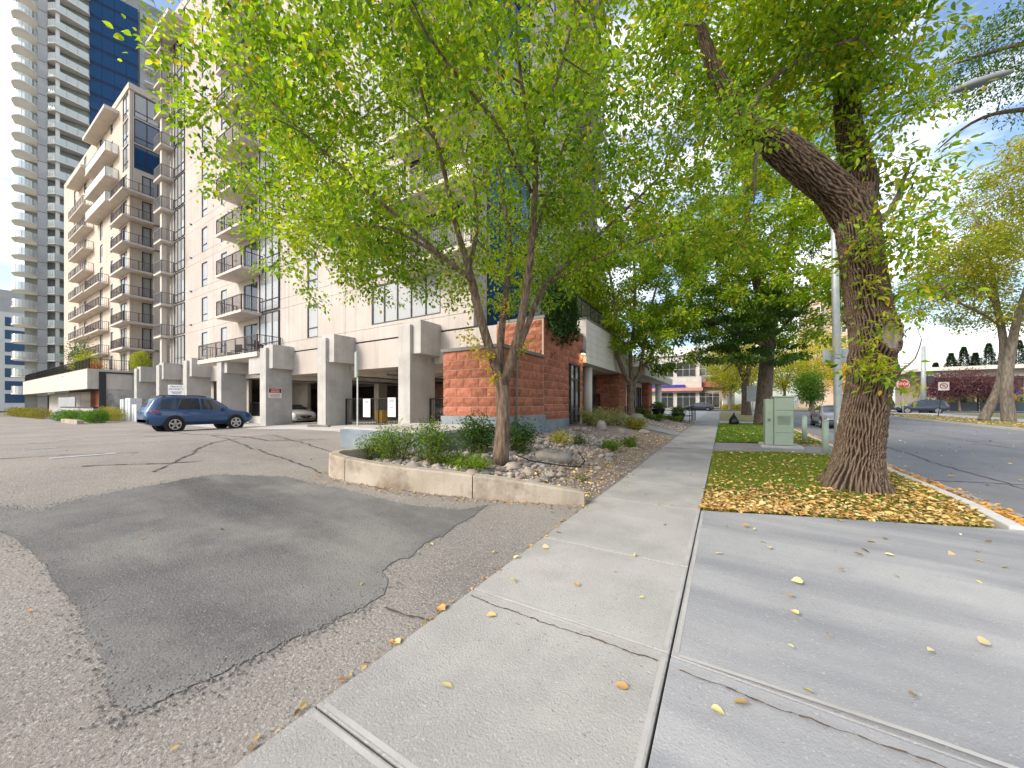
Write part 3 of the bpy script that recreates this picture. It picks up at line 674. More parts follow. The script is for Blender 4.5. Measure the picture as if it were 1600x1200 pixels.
# ------------------------------------------------------------ glass tower
a16 = R(16); TT = frame_T((-102.2,11.5),(math.sin(a16),math.cos(a16)),(math.cos(a16),-math.sin(a16)))
tow = tag(empty('glass_tower', (-102.2,11.5,0)), 'tall tower with blue curtain glass and stacked curved white balconies', 'tower')
TF_ = 2.92; NT = 27
MB().tbox(TT,-.5,16.5,-20,-.35,0,NT*TF_+3).build('core', M_twr_dark, tow); MB().tbox(TT,-2.3,-.52,-16,-1.8,0,NT*TF_+3).build('core', M_twr_dark, tow)
MB().tbox(TT,-.55,.5,-.6,.35,0,NT*TF_+3).build('corner_pillar', M_twg, tow)
for k in range(NT): MB().tbox(TT,-.56,.51,.351,.37,k*TF_,k*TF_+.07).build('pillar_joint', M_frame, tow)
for k in range(1,NT):
    z = k*TF_+.6
    # rounded balconies beyond the pillar
    n = 12; arc = [(-1.95+1.4*math.cos(math.pi*i/n), -.3+2.0*math.sin(math.pi*i/n)) for i in range(n+1)]
    poly = [TT(u,w_,0)[:2] for u, w_ in [(-.56,-1.9)]+arc+[(-3.35,-1.9)]]
    s = MB().prism(poly, z-.22, z).build('balcony', M_twr, tow)
    g = MB(); pts = [TT(u*.99-.01,w_*.97,0)[:2] for u, w_ in arc]
    for a, b in zip(pts, pts[1:]): g.add([(*a,z+.05),(*b,z+.05),(*b,z+1.15),(*a,z+1.15)], [(0,1,2,3)])
    r = MB()
    for p in pts[::2]: r.tube([(*p,z),(*p,z+1.2)], .035, 4)
    q = r.build('railing', M_twg, s); g.build('railing_glass', M_bal, q)
    # angular balconies
    poly = [TT(u,w_,0)[:2] for u, w_ in ((.55,-.3),(.55,.7),(1.5,1.7),(5.3,.6),(5.3,-.3))]
    s = MB().prism(poly, z-.22, z).build('balcony', M_twr, tow)
    g = MB(); pts = [TT(u,w_,0)[:2] for u, w_ in ((.6,.68),(1.5,1.62),(5.2,.55),(5.2,-.2))]
    for a, b in zip(pts, pts[1:]): g.add([(*a,z+.05),(*b,z+.05),(*b,z+1.15),(*a,z+1.15)], [(0,1,2,3)])
    r = MB()
    for a, b in zip(pts, pts[1:]):
        for t in (0,.34,.67): r.tube([(a[0]+(b[0]-a[0])*t,a[1]+(b[1]-a[1])*t,z),(a[0]+(b[0]-a[0])*t,a[1]+(b[1]-a[1])*t,z+1.2)], .035, 4)
    q = r.build('railing', M_twg, s); g.build('railing_glass', M_bal, q)
    MB().tbox(TT,1.5,1.95,.7,1.15,z-TF_,z-.23).build('balcony_post', M_twr, tow)
    # curtain wall
    for c in range(4): MB().tbox(TT,5.2+c*1.55+.02,5.2+(c+1)*1.55-.02,-.34,-.05,z+.55,z+TF_-.02).build('glass_pane', M_blue, tow)
    MB().tbox(TT,5.2,11.42,-.34,-.08,z,z+.53).build('spandrel', mat('navy_spandrel', (.012,.025,.07), rough=.3), tow)
    for c in range(3): MB().tbox(TT,11.7+c*1.5+.02,11.7+(c+1)*1.5-.02,-.34,.35,z+.03,z+TF_-.02).build('glass_pane', M_glassb, tow)
    if k > 12: MB().tbox(TT,12.4,15.8,.36,1.9,z-.2,z).build('balcony', M_twr, tow)
# far left block
far = tag(empty('office_block', (-150,-2,0)), 'distant grey block with dark ribbon windows left of the glass tower', 'building')
TO = frame_T((-150,6),(math.sin(R(8)),math.cos(R(8))),(math.cos(R(8)),-math.sin(R(8))))
MB().tbox(TO,-30,10,-20,0,0,24).build('wall', M_twr, far); MB().tbox(TO,-30,8,-20,-1,24.01,29.5).build('roof_storey', M_twg, far)
for k in range(7):
    for c in range(8): MB().tbox(TO,-27+c*4.6,-24+c*4.6,.001,.05,2+k*3.1,4.2+k*3.1).build('window', M_blue, far)

# ================================================================== VEGETATION
def npmesh(name, V_, F_, m, cols=None, smooth=False, parent=None, tri=True):
    me = bpy.data.meshes.new(name); nv, nf = len(V_), len(F_); k = F_.shape[1]
    me.vertices.add(nv); me.vertices.foreach_set('co', np.ascontiguousarray(V_, dtype=np.float32).ravel())
    me.loops.add(nf*k); me.loops.foreach_set('vertex_index', F_.astype(np.int32).ravel())
    me.polygons.add(nf); me.polygons.foreach_set('loop_start', np.arange(0, nf*k, k, dtype=np.int32))
    me.update(calc_edges=True); me.validate()
    if smooth: me.polygons.foreach_set('use_smooth', np.ones(nf, dtype=bool))
    if cols is not None:
        a = me.color_attributes.new('Col', 'FLOAT_COLOR', 'POINT')
        c4 = np.ones((nv,4), dtype=np.float32); c4[:,:3] = cols; a.data.foreach_set('color', c4.ravel())
    me.materials.append(m)
    return link(name, me, parent)
def unit(a): return a/np.maximum(np.linalg.norm(a, axis=-1, keepdims=True), 1e-9)
def leaf_mesh(name, P, Dr, L, W, cols, parent, m=None, flat=.55, lobes=False):
    """kite-shaped folded leaves at points P pointing along Dr"""
    n = len(P); up = unit(np.stack([RNG.normal(0,flat,n), RNG.normal(0,flat,n), np.ones(n)], 1))
    Dr = unit(Dr); Sd = unit(np.cross(Dr, up)); Nn = np.cross(Sd, Dr)
    L = np.asarray(L).reshape(-1,1)*np.ones((n,1)); W = np.asarray(W).reshape(-1,1)*np.ones((n,1))
    fold = (.12+.2*RNG.random((n,1)))*W
    v0 = P; vt = P+Dr*L-Nn*L*.12*RNG.random((n,1))
    m0 = P+Dr*L*.42
    vl = m0+Sd*W*.5+Nn*fold; vr = m0-Sd*W*.5+Nn*fold
    if lobes:
        mid = P+Dr*L*.45-Nn*L*.02; q1 = P+Dr*L*.2; q2 = P+Dr*L*.68; f1, f2 = fold*.8, fold*.7
        Vv = np.stack([v0,q1+Sd*W*.40+Nn*f1,m0+Sd*W*.5+Nn*fold,q2+Sd*W*.36+Nn*f2,vt,q2-Sd*W*.36+Nn*f2,m0-Sd*W*.5+Nn*fold,q1-Sd*W*.40+Nn*f1,mid],1).reshape(-1,3); b = (np.arange(n)*9)[:,None]
        F = np.concatenate([b+np.array([[8,(k+1)%8,k]]) for k in range(8)], 0)
        return npmesh(name, Vv, F, m or LEAF, np.repeat(cols,9,0), True, parent)
    Vv = np.stack([v0,vl,vt,vr],1).reshape(-1,3); b = (np.arange(n)*4)[:,None]
    F = np.concatenate([b+np.array([[0,2,1]]), b+np.array([[0,3,2]])], 0)
    return npmesh(name, Vv, F, m or LEAF, np.repeat(cols,4,0), parent=parent)
def blend(pal, t):
    pal = np.array(pal); k = np.clip(t,0,.9999)*(len(pal)-1); i = k.astype(int); f = (k-i)[:,None]
    return pal[i]*(1-f)+pal[i+1]*f
def clump(P, sc, seed):
    r = np.random.default_rng(seed); f = np.zeros(len(P))
    for _ in range(5):
        k = r.normal(0,1,3)*sc; f += np.sin(P@k+r.uniform(0,6.28))
    return f/5
def curve_pts(p0, p1, c, n):
    t = np.linspace(0,1,n)[:,None]; return (1-t)**2*p0+2*t*(1-t)*c+t*t*p1
def smooth_line(pts, rad, step=.25):
    pts = np.array([list(p) for p in pts], float); m = len(pts); out = []; ro = []
    for i in range(m-1):
        p0 = pts[max(i-1,0)]; p1 = pts[i]; p2 = pts[i+1]; p3 = pts[min(i+2,m-1)]; n = max(2,int(np.linalg.norm(p2-p1)/step))
        for k in range(n):
            t = k/n
            out.append(.5*((2*p1)+(-p0+p2)*t+(2*p0-5*p1+4*p2-p3)*t*t+(-p0+3*p1-3*p2+p3)*t**3)); ro.append(rad[i]+(rad[i+1]-rad[i])*t)
    out.append(pts[-1]); ro.append(rad[-1]); return np.array(out), np.array(ro)
def sample_ell(ells, n, rs):
    """ells: (centre, radii, weight, inner) points in the shell inner..1 of each ellipsoid"""
    w_ = np.array([e[2] for e in ells], float); w_ /= w_.sum(); res = []
    for e, k in zip(ells, (w_*n).astype(int)):
        d = unit(rs.normal(0,1,(k,3))); r = (e[3]**3+(1-e[3]**3)*rs.random((k,1)))**(1/3)
        res.append(np.array(list(e[0]))+d*r*np.array(e[1]))
    return np.concatenate(res)
def tree(name, label, base, limbs, ells, n1, n2, nleaf, L, W, pal, seed, bark, group=None, zmin=None, trunk_sides=10, twig_r=.006, yellow=.0, droop=.25, spread=.16, flat=.55, extra_trunk=None, cut=None, lean=None, cat='tree', lobes=False, clumpy=0):
    rs = np.random.default_rng(seed)
    root = tag(empty(name, base), label, cat, group)
    tb = MB(); NP = []; NR = []
    for pts, rad in limbs:
        P, r = smooth_line(pts, rad)
        if not (extra_trunk and any(pts is q_[0] for q_ in limbs[:3])): tb.tube([tuple(p) for p in P], list(r), trunk_sides)
        NP.append(P); NR.append(r)
    NP = np.concatenate(NP); NR = np.concatenate(NR)
    ok = NP[:,2] > (zmin if zmin else 0); NPu = NP[ok]; NRu = NR[ok]
    T1 = sample_ell(ells, n1, rs); T2 = sample_ell(ells, n2, rs)
    if cut is not None: T1 = T1[cut(T1)]
    if clumpy:      # twigs gather round the ends of the side branches, with gaps between
        T2 = T1[rs.integers(0,len(T1),n2)]+rs.normal(0,1,(n2,3))*np.array([clumpy,clumpy,clumpy*.55]); T2[:n2//6] = sample_ell(ells, n2, rs)[:n2//6]
    if cut is not None: T2 = T2[cut(T2)]
    c0 = np.array(base, float)
    def connect(T, NPu, NRu, seg, sides, rmax, curl):
        d0 = np.array([np.min(np.sum((NPu-t)**2,1)) for t in T]); order = np.argsort(d0); tw = []
        for i in order:
            t = T[i]; d2 = np.sum((NPu-t)**2,1)+ (NPu[:,2] > t[2]+.3)*.6; j = int(np.argmin(d2)); p = NPu[j]; dist = math.sqrt(max(np.sum((p-t)**2),1e-6))
            cc = p+(t-p)*.5+np.array([0,0,curl*dist])+rs.normal(0,.07,3)*dist
            q = curve_pts(p, t, cc, seg); r0 = min(NRu[j]*.7, rmax*(.35+dist*.35)); rr = np.linspace(r0, twig_r*.6, seg)
            tb.tube([tuple(x) for x in q], list(rr), sides, False); tw.append(q)
            NPu = np.concatenate([NPu, q[1:]]); NRu = np.concatenate([NRu, rr[1:]])
        return NPu, NRu, tw
    NPu, NRu, tw1 = connect(T1, NPu, NRu, 7, 5, .045, .10)
    NPu, NRu, tw2 = connect(T2, NPu, NRu, 4, 3, twig_r*1.6, .06)
    tb.build('trunk', bark, root, True)
    if extra_trunk: extra_trunk(root)
    tw = tw2; Q = np.stack([np.concatenate([q, ]) for q in tw]); dlen = np.linalg.norm(Q[:,-1]-Q[:,0],axis=1)
    k = rs.choice(len(tw), nleaf, p=(dlen+.25)/(dlen+.25).sum()); t = np.clip(rs.random(nleaf)**.7*1.08,0,1)*2.999; i = t.astype(int); f = (t-i)[:,None]
    p0 = Q[k,i]*(1-f)+Q[k,i+1]*f; td = unit(Q[k,3]-Q[k,1])
    off = rs.normal(0,spread,(nleaf,3)); P = p0+off*np.array([1,1,.8])
    Dr = unit(off)*.8+td*.7+np.array([0,0,-droop])+rs.normal(0,.35,(nleaf,3))
    mixv = .42+.26*clump(P,.9,seed)+.16*clump(P,3.2,seed+1)+rs.normal(0,.14,nleaf)
    cols = blend(pal, mixv)*(1+rs.normal(0,.15,(nleaf,1)))
    if yellow: yy = rs.random(nleaf) < yellow*(1+1.2*clump(P,1.3,seed+5)); cols[yy] = np.array((.50,.40,.03))*(1+rs.normal(0,.15,(yy.sum(),1)))
    leaf_mesh('crown', P, Dr, L*(.45+.9*(q_ := rs.random(nleaf))), W*(.5+.75*q_), np.clip(cols,.005,.9), root, flat=flat, lobes=lobes)
    return root
PG = [(.05,.12,.012),(.13,.24,.018),(.26,.38,.022),(.43,.50,.03),(.58,.54,.04)]
PY = [(.16,.22,.02),(.34,.36,.03),(.54,.46,.035),(.68,.50,.04),(.72,.42,.05)]
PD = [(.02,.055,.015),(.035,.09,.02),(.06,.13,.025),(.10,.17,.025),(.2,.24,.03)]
PO = [(.35,.28,.06),(.55,.38,.08),(.62,.40,.12),(.6,.33,.1),(.5,.25,.06)]
rt = np.array([_c,_s,0.]); fw = np.array([-_s,_c,0.])
# --- multi-stem tree in the planting bed
b1 = (-3.92,6.12,.40)
g1 = zg
def AT(*l): return [at(*p) for p in l]
limbs1 = [
 ([b1]+AT((786,660,7.25),(786,615,7.25),(784,585,7.25)), [.18,.145,.135,.145]),
 (AT((784,600,7.25),(765,545,7.1),(745,475,6.9),(737,435,6.8),(712,350,6.5),(690,250,6.1),(655,130,5.8),(640,20,5.6)), [0.094,0.094,0.082,0.070,0.047,0.035,0.023,0.012]),
 (AT((740,440,6.8),(700,408,6.5),(640,355,6.2),(560,285,5.9),(455,190,5.6),(370,100,5.4)), [0.055,0.039,0.033,0.027,0.019,0.009]),
 (AT((690,402,6.45),(610,358,6.6),(500,346,6.8),(380,300,6.9)), [0.035,0.025,0.019,0.009]),
 (AT((732,425,6.8),(745,350,7.0),(735,270,7.3),(700,180,7.8),(670,80,8.2)), [0.047,0.039,0.031,0.023,0.012]),
 (AT((785,600,7.3),(782,540,7.5),(790,460,7.8),(797,390,8.0),(785,300,8.3),(772,210,8.6),(778,100,9),(770,20,9.2)), [0.086,0.078,0.066,0.055,0.039,0.031,0.023,0.012]),
 (AT((787,600,7.2),(808,530,7.0),(822,455,6.8),(832,360,6.5),(836,250,6.2),(815,130,6.0),(805,30,5.8)), [0.094,0.086,0.074,0.058,0.047,0.031,0.016]),
 (AT((836,255,6.2),(850,190,5.9),(880,90,5.5),(900,10,5.2)), [0.039,0.033,0.023,0.016]),
 (AT((826,400,6.6),(850,320,6.9),(880,230,7.3),(915,130,7.7),(935,40,8)), [0.039,0.033,0.027,0.020,0.009]),
 (AT((788,600,7.3),(822,515,7.6),(850,450,7.8),(905,395,8.0),(970,335,8.1),(1040,265,8.2),(1090,190,8.3)), [0.078,0.066,0.055,0.043,0.033,0.023,0.012]),
 (AT((862,440,7.8),(930,405,7.4),(1010,375,7.0),(1100,352,6.7)), [0.039,0.028,0.020,0.009]),
 (AT((830,300,6.35),(780,200,5.4),(700,100,4.6),(640,10,4.2)), [0.035,0.027,0.020,0.009]),
]
c1 = np.array(b1)
E1 = [(c1-rt*1.3+np.array([0,0,6.6]), (4.3,4.1,3.4), 5, .5), (c1-rt*4.1-fw*.2+np.array([0,0,6.1]), (2.5,2.4,2.3), 1.7, .1), (c1+rt*1.9+np.array([0,0,5.6]), (2.6,2.8,2.6), 1.7, .2),
      (c1-rt*2.6-fw*.6+np.array([0,0,4.3]), (1.7,1.6,.9), .55, 0), (c1-rt*1.2-fw*1.7+np.array([0,0,7.2]), (2.2,1.6,1.7), 1.1, 0), (c1+rt*.6+fw*2+np.array([0,0,4.6]), (1.8,1.8,1.1), .35, 0)]
def cut1(T):
    d = T@fw; l = T@rt
    r = np.hypot(T[:,0]-c1[0], T[:,1]-c1[1]); return (T[:,2] > 3.0+.16*r) & ((c1-T)@rt < 6.1-.6*np.maximum(0,(c1-T)@fw)) & (d > 2.6)
tree('street_tree', 'multi-stemmed green tree in the stone bed inside the curved concrete kerb', b1, limbs1, E1, 300, 2300, 76000, .08, .055, PG, 21, M_bark1, zmin=3.0, yellow=.04, cut=cut1, clumpy=.42, spread=.12, droop=.35, lobes=True)
# low yellow sprouts on its stems
def sprout(root, P0, r, n, L, W, pal, seed):
    rs = np.random.default_rng(seed); Ps = np.concatenate([np.array(list(p))+rs.normal(0,r,(n,3)) for p in P0]); Dr = rs.normal(0,1,(len(Ps),3))+np.array([0,0,-.3])
    return leaf_mesh('crown', Ps, Dr, L*(.7+.5*rs.random(len(Ps))), W*(.7+.5*rs.random(len(Ps))), np.clip(blend(pal, rs.random(len(Ps))*.6+.2),0,1), root)
t1 = bpy.data.objects['street_tree']
sprout(t1, AT((745,545,7.0),(760,560,7.0),(730,525,6.9),(812,540,7.1),(770,590,7.1),(790,480,7.4)), .10, 45, .085, .056, PY, 3)

# --- big elm on the verge: deeply furrowed trunk
b3 = (2.12,9.05,.02)
tp3 = [(2.10,9.05,-.08),(2.12,9.05,.12)]+AT((1341,715,6.75),(1350,650,6.75),(1362,580,6.75),(1362,510,6.75),(1352,450,6.75),(1345,395,6.75),(1338,345,6.75),(1330,300,6.8))
tr3 = [.50,.425,.34,.305,.295,.31,.29,.285,.285,.26]
def elm_trunk(root):
    furrow(root, tp3, tr3, 220, .03, True, 5)
    for k, (pts, rad) in enumerate(limbs3[1:3]): furrow(root, pts, rad, 110, .04, False, 15+k)
def furrow(root, tp, tr, nA, step, base_, seed):
    P, r = smooth_line(tp, tr, step); m = len(P)
    th = np.linspace(0,2*np.pi,nA,endpoint=False); s = np.concatenate([[0],np.cumsum(np.linalg.norm(np.diff(P,axis=0),axis=1))])
    T = np.gradient(P,axis=0); T = unit(T); A = unit(np.array([1,0,0])-T*(T@np.array([1,0,0]))[:,None]); B = np.cross(T,A)
    TH, SS = np.meshgrid(th, s); cx, sx = np.cos(TH), np.sin(TH)
    rs = np.random.default_rng(seed)
    def wav(k, fs):
        o = 0
        for _ in range(k): a = rs.integers(1,6); o = o+np.sin(a*TH+fs*rs.normal()*SS+rs.uniform(0,6.28))
        return o/k
    # interlacing ridges: two families of wandering near-vertical furrows
    w1 = wav(5,3.); w2 = wav(5,3.5); w3 = wav(4,9.)
    n1, n2 = (23,20) if base_ else (17,14)
    a = np.sin(n1*TH+2.8*w1+6*SS+1.5*w3); b = np.sin(n2*TH+2.8*w2-5.5*SS+1.6*w3)
    ridge = np.maximum(1-np.abs(a)**.8*1.25, 1-np.abs(b)**.8*1.3); ridge = np.clip(ridge,-.2,1)
    fine = .25*np.sin(61*TH+4*w3+11*SS)+.25*np.sin(83*TH-13*SS+3*w1)
    h = (.045*(ridge+.35*fine*(ridge>.1)) if base_ else .030*(ridge+.35*fine))*np.minimum(1,r[:,None]/.2)
    flare = np.exp(-SS/.17)*(1. if base_ else 0.)
    root_ = flare*(.18*np.maximum(0,np.sin(5*TH+.6))**1.5+.26*np.maximum(0,np.sin(3*TH+2.2))**1.5)
    lump = (.035*wav(4,1.6)+.02*wav(4,4))*np.minimum(1,r[:,None]/.3)
    # scar: an old limb wound facing the camera side, with a rolled lip
    def bump_at(ht, tha, sz, amp): dd = np.angle(np.exp(1j*(TH-tha))); return amp*np.exp(-((dd*.4/sz)**2+((SS-ht)/sz)**2))
    ring = np.exp(-((np.hypot(np.angle(np.exp(1j*(TH+1.0)))*.4,(SS-2.98)/1.25)-.24)/.05)**2)*.07
    inner = np.hypot(np.angle(np.exp(1j*(TH+1.0)))*.4,(SS-2.98)/1.25) < .2
    if not base_: inner = np.zeros_like(inner); ring = ring*0
    h = np.where(inner, -.01+.004*fine, h)
    rr = r[:,None]+h+root_+lump+ring+(1. if base_ else 0.)*(bump_at(2.6,3.4,.12,.05)+bump_at(2.35,-.25,.13,.07)+bump_at(1.75,-.15,.09,.06)+bump_at(3.45,2.9,.12,.06))
    VV = P[:,None,:]+A[:,None,:]*(rr*cx)[...,None]+B[:,None,:]*(rr*sx)[...,None]
    idx = np.arange(m*nA).reshape(m,nA); nx = np.roll(idx,-1,1)
    F = np.stack([idx[:-1],nx[:-1],nx[1:],idx[1:]],-1).reshape(-1,4)
    mm = M_elm
    # colour follows ridge height: very dark in the furrows, paler on ridge tops
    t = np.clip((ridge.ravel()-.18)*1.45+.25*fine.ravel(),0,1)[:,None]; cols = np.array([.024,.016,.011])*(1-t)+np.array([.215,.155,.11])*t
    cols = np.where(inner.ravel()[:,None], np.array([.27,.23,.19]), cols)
    npmesh('trunk' if base_ else 'limb', VV.reshape(-1,3), F, mm, cols, True, root)
M_elm = bpy.data.materials.new('furrowed_bark'); M_elm.use_nodes = True
_n = M_elm.node_tree.nodes; _l = M_elm.node_tree.links; _b = _n['Principled BSDF']; _b.inputs['Roughness'].default_value = .95; _b.inputs['Specular IOR Level'].default_value = .15
_a = _n.new('ShaderNodeAttribute'); _a.attribute_name = 'Col'; _t = _n.new('ShaderNodeTexNoise'); _t.inputs['Scale'].default_value = 45; _t.inputs['Detail'].default_value = 8
_g = _n.new('ShaderNodeNewGeometry'); _l.new(_g.outputs['Position'], _t.inputs['Vector']); _m = _n.new('ShaderNodeMix'); _m.data_type = 'RGBA'; _m.blend_type = 'OVERLAY'; _m.inputs['Factor'].default_value = .6
_l.new(_a.outputs['Color'], _m.inputs['A']); _l.new(_t.outputs['Fac'], _m.inputs['B']); _l.new(_m.outputs['Result'], _b.inputs['Base Color'])
_p = _n.new('ShaderNodeBump'); _p.inputs['Strength'].default_value = .7; _p.inputs['Distance'].default_value = .015; _l.new(_t.outputs['Fac'], _p.inputs['Height']); _l.new(_p.outputs['Normal'], _b.inputs['Normal'])
limbs3 = [(tp3, tr3),
 (AT((1338,345,6.75),(1305,300,6.7),(1262,265,6.6),(1210,225,6.5),(1165,195,6.4),(1140,150,6.3),(1115,105,6.2),(1095,40,6.1)), [.30,.28,.25,.22,.18,.14,.11,.06]),
 (AT((1335,340,6.8),(1345,290,6.9),(1330,220,7.0),(1322,150,7.1),(1305,70,7.2),(1295,0,7.3)), [.27,.24,.19,.17,.14,.10]),
 (AT((1165,195,6.4),(1190,140,6.3),(1255,90,6.0),(1340,60,5.8)), [.06,.045,.03,.02]),
 (AT((1190,215,6.45),(1180,255,6.4),(1178,315,6.4)), [.05,.035,.015]),
 (AT((1325,160,7.1),(1390,110,7.2),(1440,60,7.3)), [.08,.05,.02]),
 (AT((1345,380,6.7),(1390,330,6.5),(1425,250,6.4)), [.06,.04,.015]),
 (AT((1365,600,6.5),(1405,580,6.2),(1430,560,6.1),(1440,530,6.0)), [.03,.02,.012,.008]),
]
A_ = lambda *p: np.array(list(at(*p)))
E3 = [(A_(1190,50,6.5),(2.0,2.0,1.05),3,0),(A_(1300,60,6.8),(1.7,2.0,1.5),3,0),(A_(1385,270,6.5),(.55,.7,1.2),1.3,0),(A_(1360,380,6.4),(.55,.6,.7),.5,0),(A_(1090,140,7.6),(1.5,1.6,1.3),1.5,0),(A_(1090,40,7),(2.5,3,1.6),1.6,0),
      (A_(1370,100,6.6),(.9,1.2,.9),1,0),(A_(1160,370,7.2),(1.0,1.2,.5),.5,0),(A_(1400,570,6.1),(.16,.2,.24),.12,0),(A_(1440,470,6.2),(.3,.5,.45),.22,0)]
LP3 = smooth_line(*limbs3[1])[0][:-8]
def cut3(T): return np.array([np.min(np.sum((LP3-t)**2,1)) > .36 for t in T])
tree('elm_tree', 'big elm with deeply furrowed leaning trunk on the leaf-strewn verge', b3, limbs3, E3, 140, 1050, 29000, .118, .052, PG, 33, M_bark, zmin=2.2, trunk_sides=16, yellow=.10, extra_trunk=elm_trunk, spread=.15, droop=.3, flat=.7, lobes=True, clumpy=.3, cut=cut3)
t3 = bpy.data.objects['elm_tree']
sprout(t3, AT((1365,560,6.25),(1380,575,6.2),(1350,570,6.2),(1365,530,6.2),(1360,440,6.3),(1400,500,6.1),(1350,395,6.3),(1420,610,6.1)), .09, 38, .12, .045, PY[:3], 4)

# --- vase-shaped tree further along the bed
b2 = (-4.9,22.7,.62)
limbs2 = [([b2]+AT((985,620,22),(987,603,22)), [.26,.21,.22]),
 (AT((987,605,22),(972,575,21.7),(962,545,21.5),(962,500,21.2),(955,440,21),(940,370,20.5)), [.16,.14,.12,.1,.07,.03]),
 (AT((988,603,22),(985,560,22.3),(990,510,22.5),(992,440,22.8),(985,360,23)), [.14,.12,.1,.07,.03]),
 (AT((988,603,22),(1005,575,22),(1030,535,22),(1065,500,22),(1095,480,22)), [.15,.13,.1,.06,.03]),
 (AT((1000,580,22),(1008,530,21.5),(1020,470,21),(1040,400,20.5)), [.12,.1,.07,.03]),
 (AT((965,550,21.5),(940,500,21.5),(905,460,21.5)), [.07,.05,.03])]
c2 = np.array(b2)
E2 = [(c2+np.array([0,0,8.6]),(4.6,4.6,4.3),5,.3),(c2+rt*1.7+np.array([0,0,5.2]),(3.8,3.5,2.0),2.2,.2)]
tree('street_tree', 'smaller vase-shaped green tree in the bed near the ramp railings', b2, limbs2, E2, 140, 1200, 52000, .17, .115, PG, 44, M_bark1, zmin=4.0, yellow=.07, cut=lambda T: T[:,2] > 3.5, clumpy=.5)
# --- second verge tree with shade put into its lower leaf colour
b4 = (2.3,28.8,.2)
limbs4 = [([(2.3,28.8,.1)]+AT((1193,640,24),(1196,590,24),(1200,530,24),(1200,490,24)), [.62,.48,.43,.41,.4]),
 (AT((1200,500,24),(1182,440,23.5),(1170,380,23),(1165,300,23),(1150,200,23)), [.3,.25,.2,.14,.05]),
 (AT((1200,500,24),(1222,430,24.5),(1235,380,25),(1240,300,25),(1250,200,25)), [.3,.24,.2,.13,.05]),
 (AT((1195,540,24),(1150,520,22.5),(1110,500,21.5),(1080,505,21)), [.14,.1,.07,.03]),
 (AT((1205,530,24),(1245,490,23),(1280,465,22)), [.12,.08,.03]),
 (AT((1200,560,24),(1160,560,22),(1130,580,21)), [.1,.07,.03])]
c4 = np.array(b4)
E4 = [(c4+np.array([0,0,13.5]),(5.6,5.6,6.5),5,.35),(c4+np.array([.3,-.5,7.8]),(5.4,5.4,2.8),2.2,.2)]
tree('elm_tree', 'tall green elm behind the green utility cabinet', b4, limbs4, E4, 180, 1500, 70000, .21, .125, PG, 55, M_bark, zmin=4.2, yellow=.08, cut=lambda T: T[:,2] > 4.9, clumpy=.6)
t4 = [o for o in bpy.data.objects if o.name.startswith('elm_tree')][-1]
def leafcloud(name, parent, ells, n, L, W, pal, seed, m=None, flat=.6, down=-.25, spreadr=.5):
    rs = np.random.default_rng(seed); P = sample_ell(ells, n, rs); Dr = rs.normal(0,1,(len(P),3))+np.array([0,0,down])
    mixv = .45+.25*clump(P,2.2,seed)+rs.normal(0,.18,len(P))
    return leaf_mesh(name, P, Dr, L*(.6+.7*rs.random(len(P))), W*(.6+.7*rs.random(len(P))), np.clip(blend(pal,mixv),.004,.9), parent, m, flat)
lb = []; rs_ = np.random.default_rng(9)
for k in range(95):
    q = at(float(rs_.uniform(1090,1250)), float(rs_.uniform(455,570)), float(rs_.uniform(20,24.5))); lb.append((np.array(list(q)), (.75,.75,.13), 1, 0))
leafcloud('lower_foliage', t4, lb, 13000, .19, .10, PD, 61, flat=.35)  # darker leaf palette paints in the shade under the crown

# --- simple generated trees for the distance
def far_tree(name, label, x, y, h, r, pal, seed, nleaf, L, trunk_r=.2, bark=M_bark5, group=None, forks=4, low=.3, n1=40, n2=360, yellow=0., W=None):
    rs = np.random.default_rng(seed); z = sY(y); b = np.array([x,y,z-.05]); limbs = []
    top = b+np.array([rs.normal(0,.2),rs.normal(0,.2),h*low]); limbs.append(([b,b+(top-b)*.5+rs.normal(0,.05,3),top],[trunk_r*1.35,trunk_r,trunk_r*.9]))
    for k in range(forks):
        a = 2*math.pi*k/forks+rs.uniform(0,1); e = top+np.array([math.cos(a)*r*.55,math.sin(a)*r*.55,h*(.85-low)*rs.uniform(.7,1)])
        limbs.append(([top-np.array([0,0,.2]),top+(e-top)*.45+np.array([0,0,.06*h]),e],[trunk_r*.6,trunk_r*.4,trunk_r*.1]))
    E = [(b+np.array([0,0,h*(.5+low*.5)]),(r,r,h*(.5-low*.42)),1,.3)]
    return tree(name, label, tuple(b), limbs, E, n1, n2, nleaf, L, W or L*.6, pal, seed, bark, group, zmin=z+h*low*.9, trunk_sides=7, yellow=yellow, spread=L*1.6, twig_r=.012)
# double trunk on the far side of the street
b5 = np.array([18.3,41.7,.35])
limbs5 = [([b5,np.array(list(at(1573,600,26.5))),np.array(list(at(1580,545,26.5))),np.array(list(at(1592,490,26))),np.array(list(at(1620,400,26)))],[.38,.31,.27,.21,.1]),
 ([b5+np.array([-1.0,.6,0]),np.array(list(at(1562,600,27.3))),np.array(list(at(1568,540,27))),np.array(list(at(1558,480,27))),np.array(list(at(1545,400,27))),np.array(list(at(1520,330,27)))],[.32,.26,.23,.18,.12,.05]),
 ([np.array(list(at(1566,510,27))),np.array(list(at(1530,488,26.5))),np.array(list(at(1495,470,26))),np.array(list(at(1465,440,26)))],[.12,.1,.07,.03]),
 ([np.array(list(at(1562,495,27))),np.array(list(at(1535,440,27))),np.array(list(at(1500,390,27)))],[.12,.08,.03])]
E5 = [(A_(1590,430,26.5),(6.5,6,4.2),3,.3),(A_(1600,300,27),(3.2,5,4),2,.2),(A_(1500,420,26.5),(2.6,3,2.4),1.2,.1)]
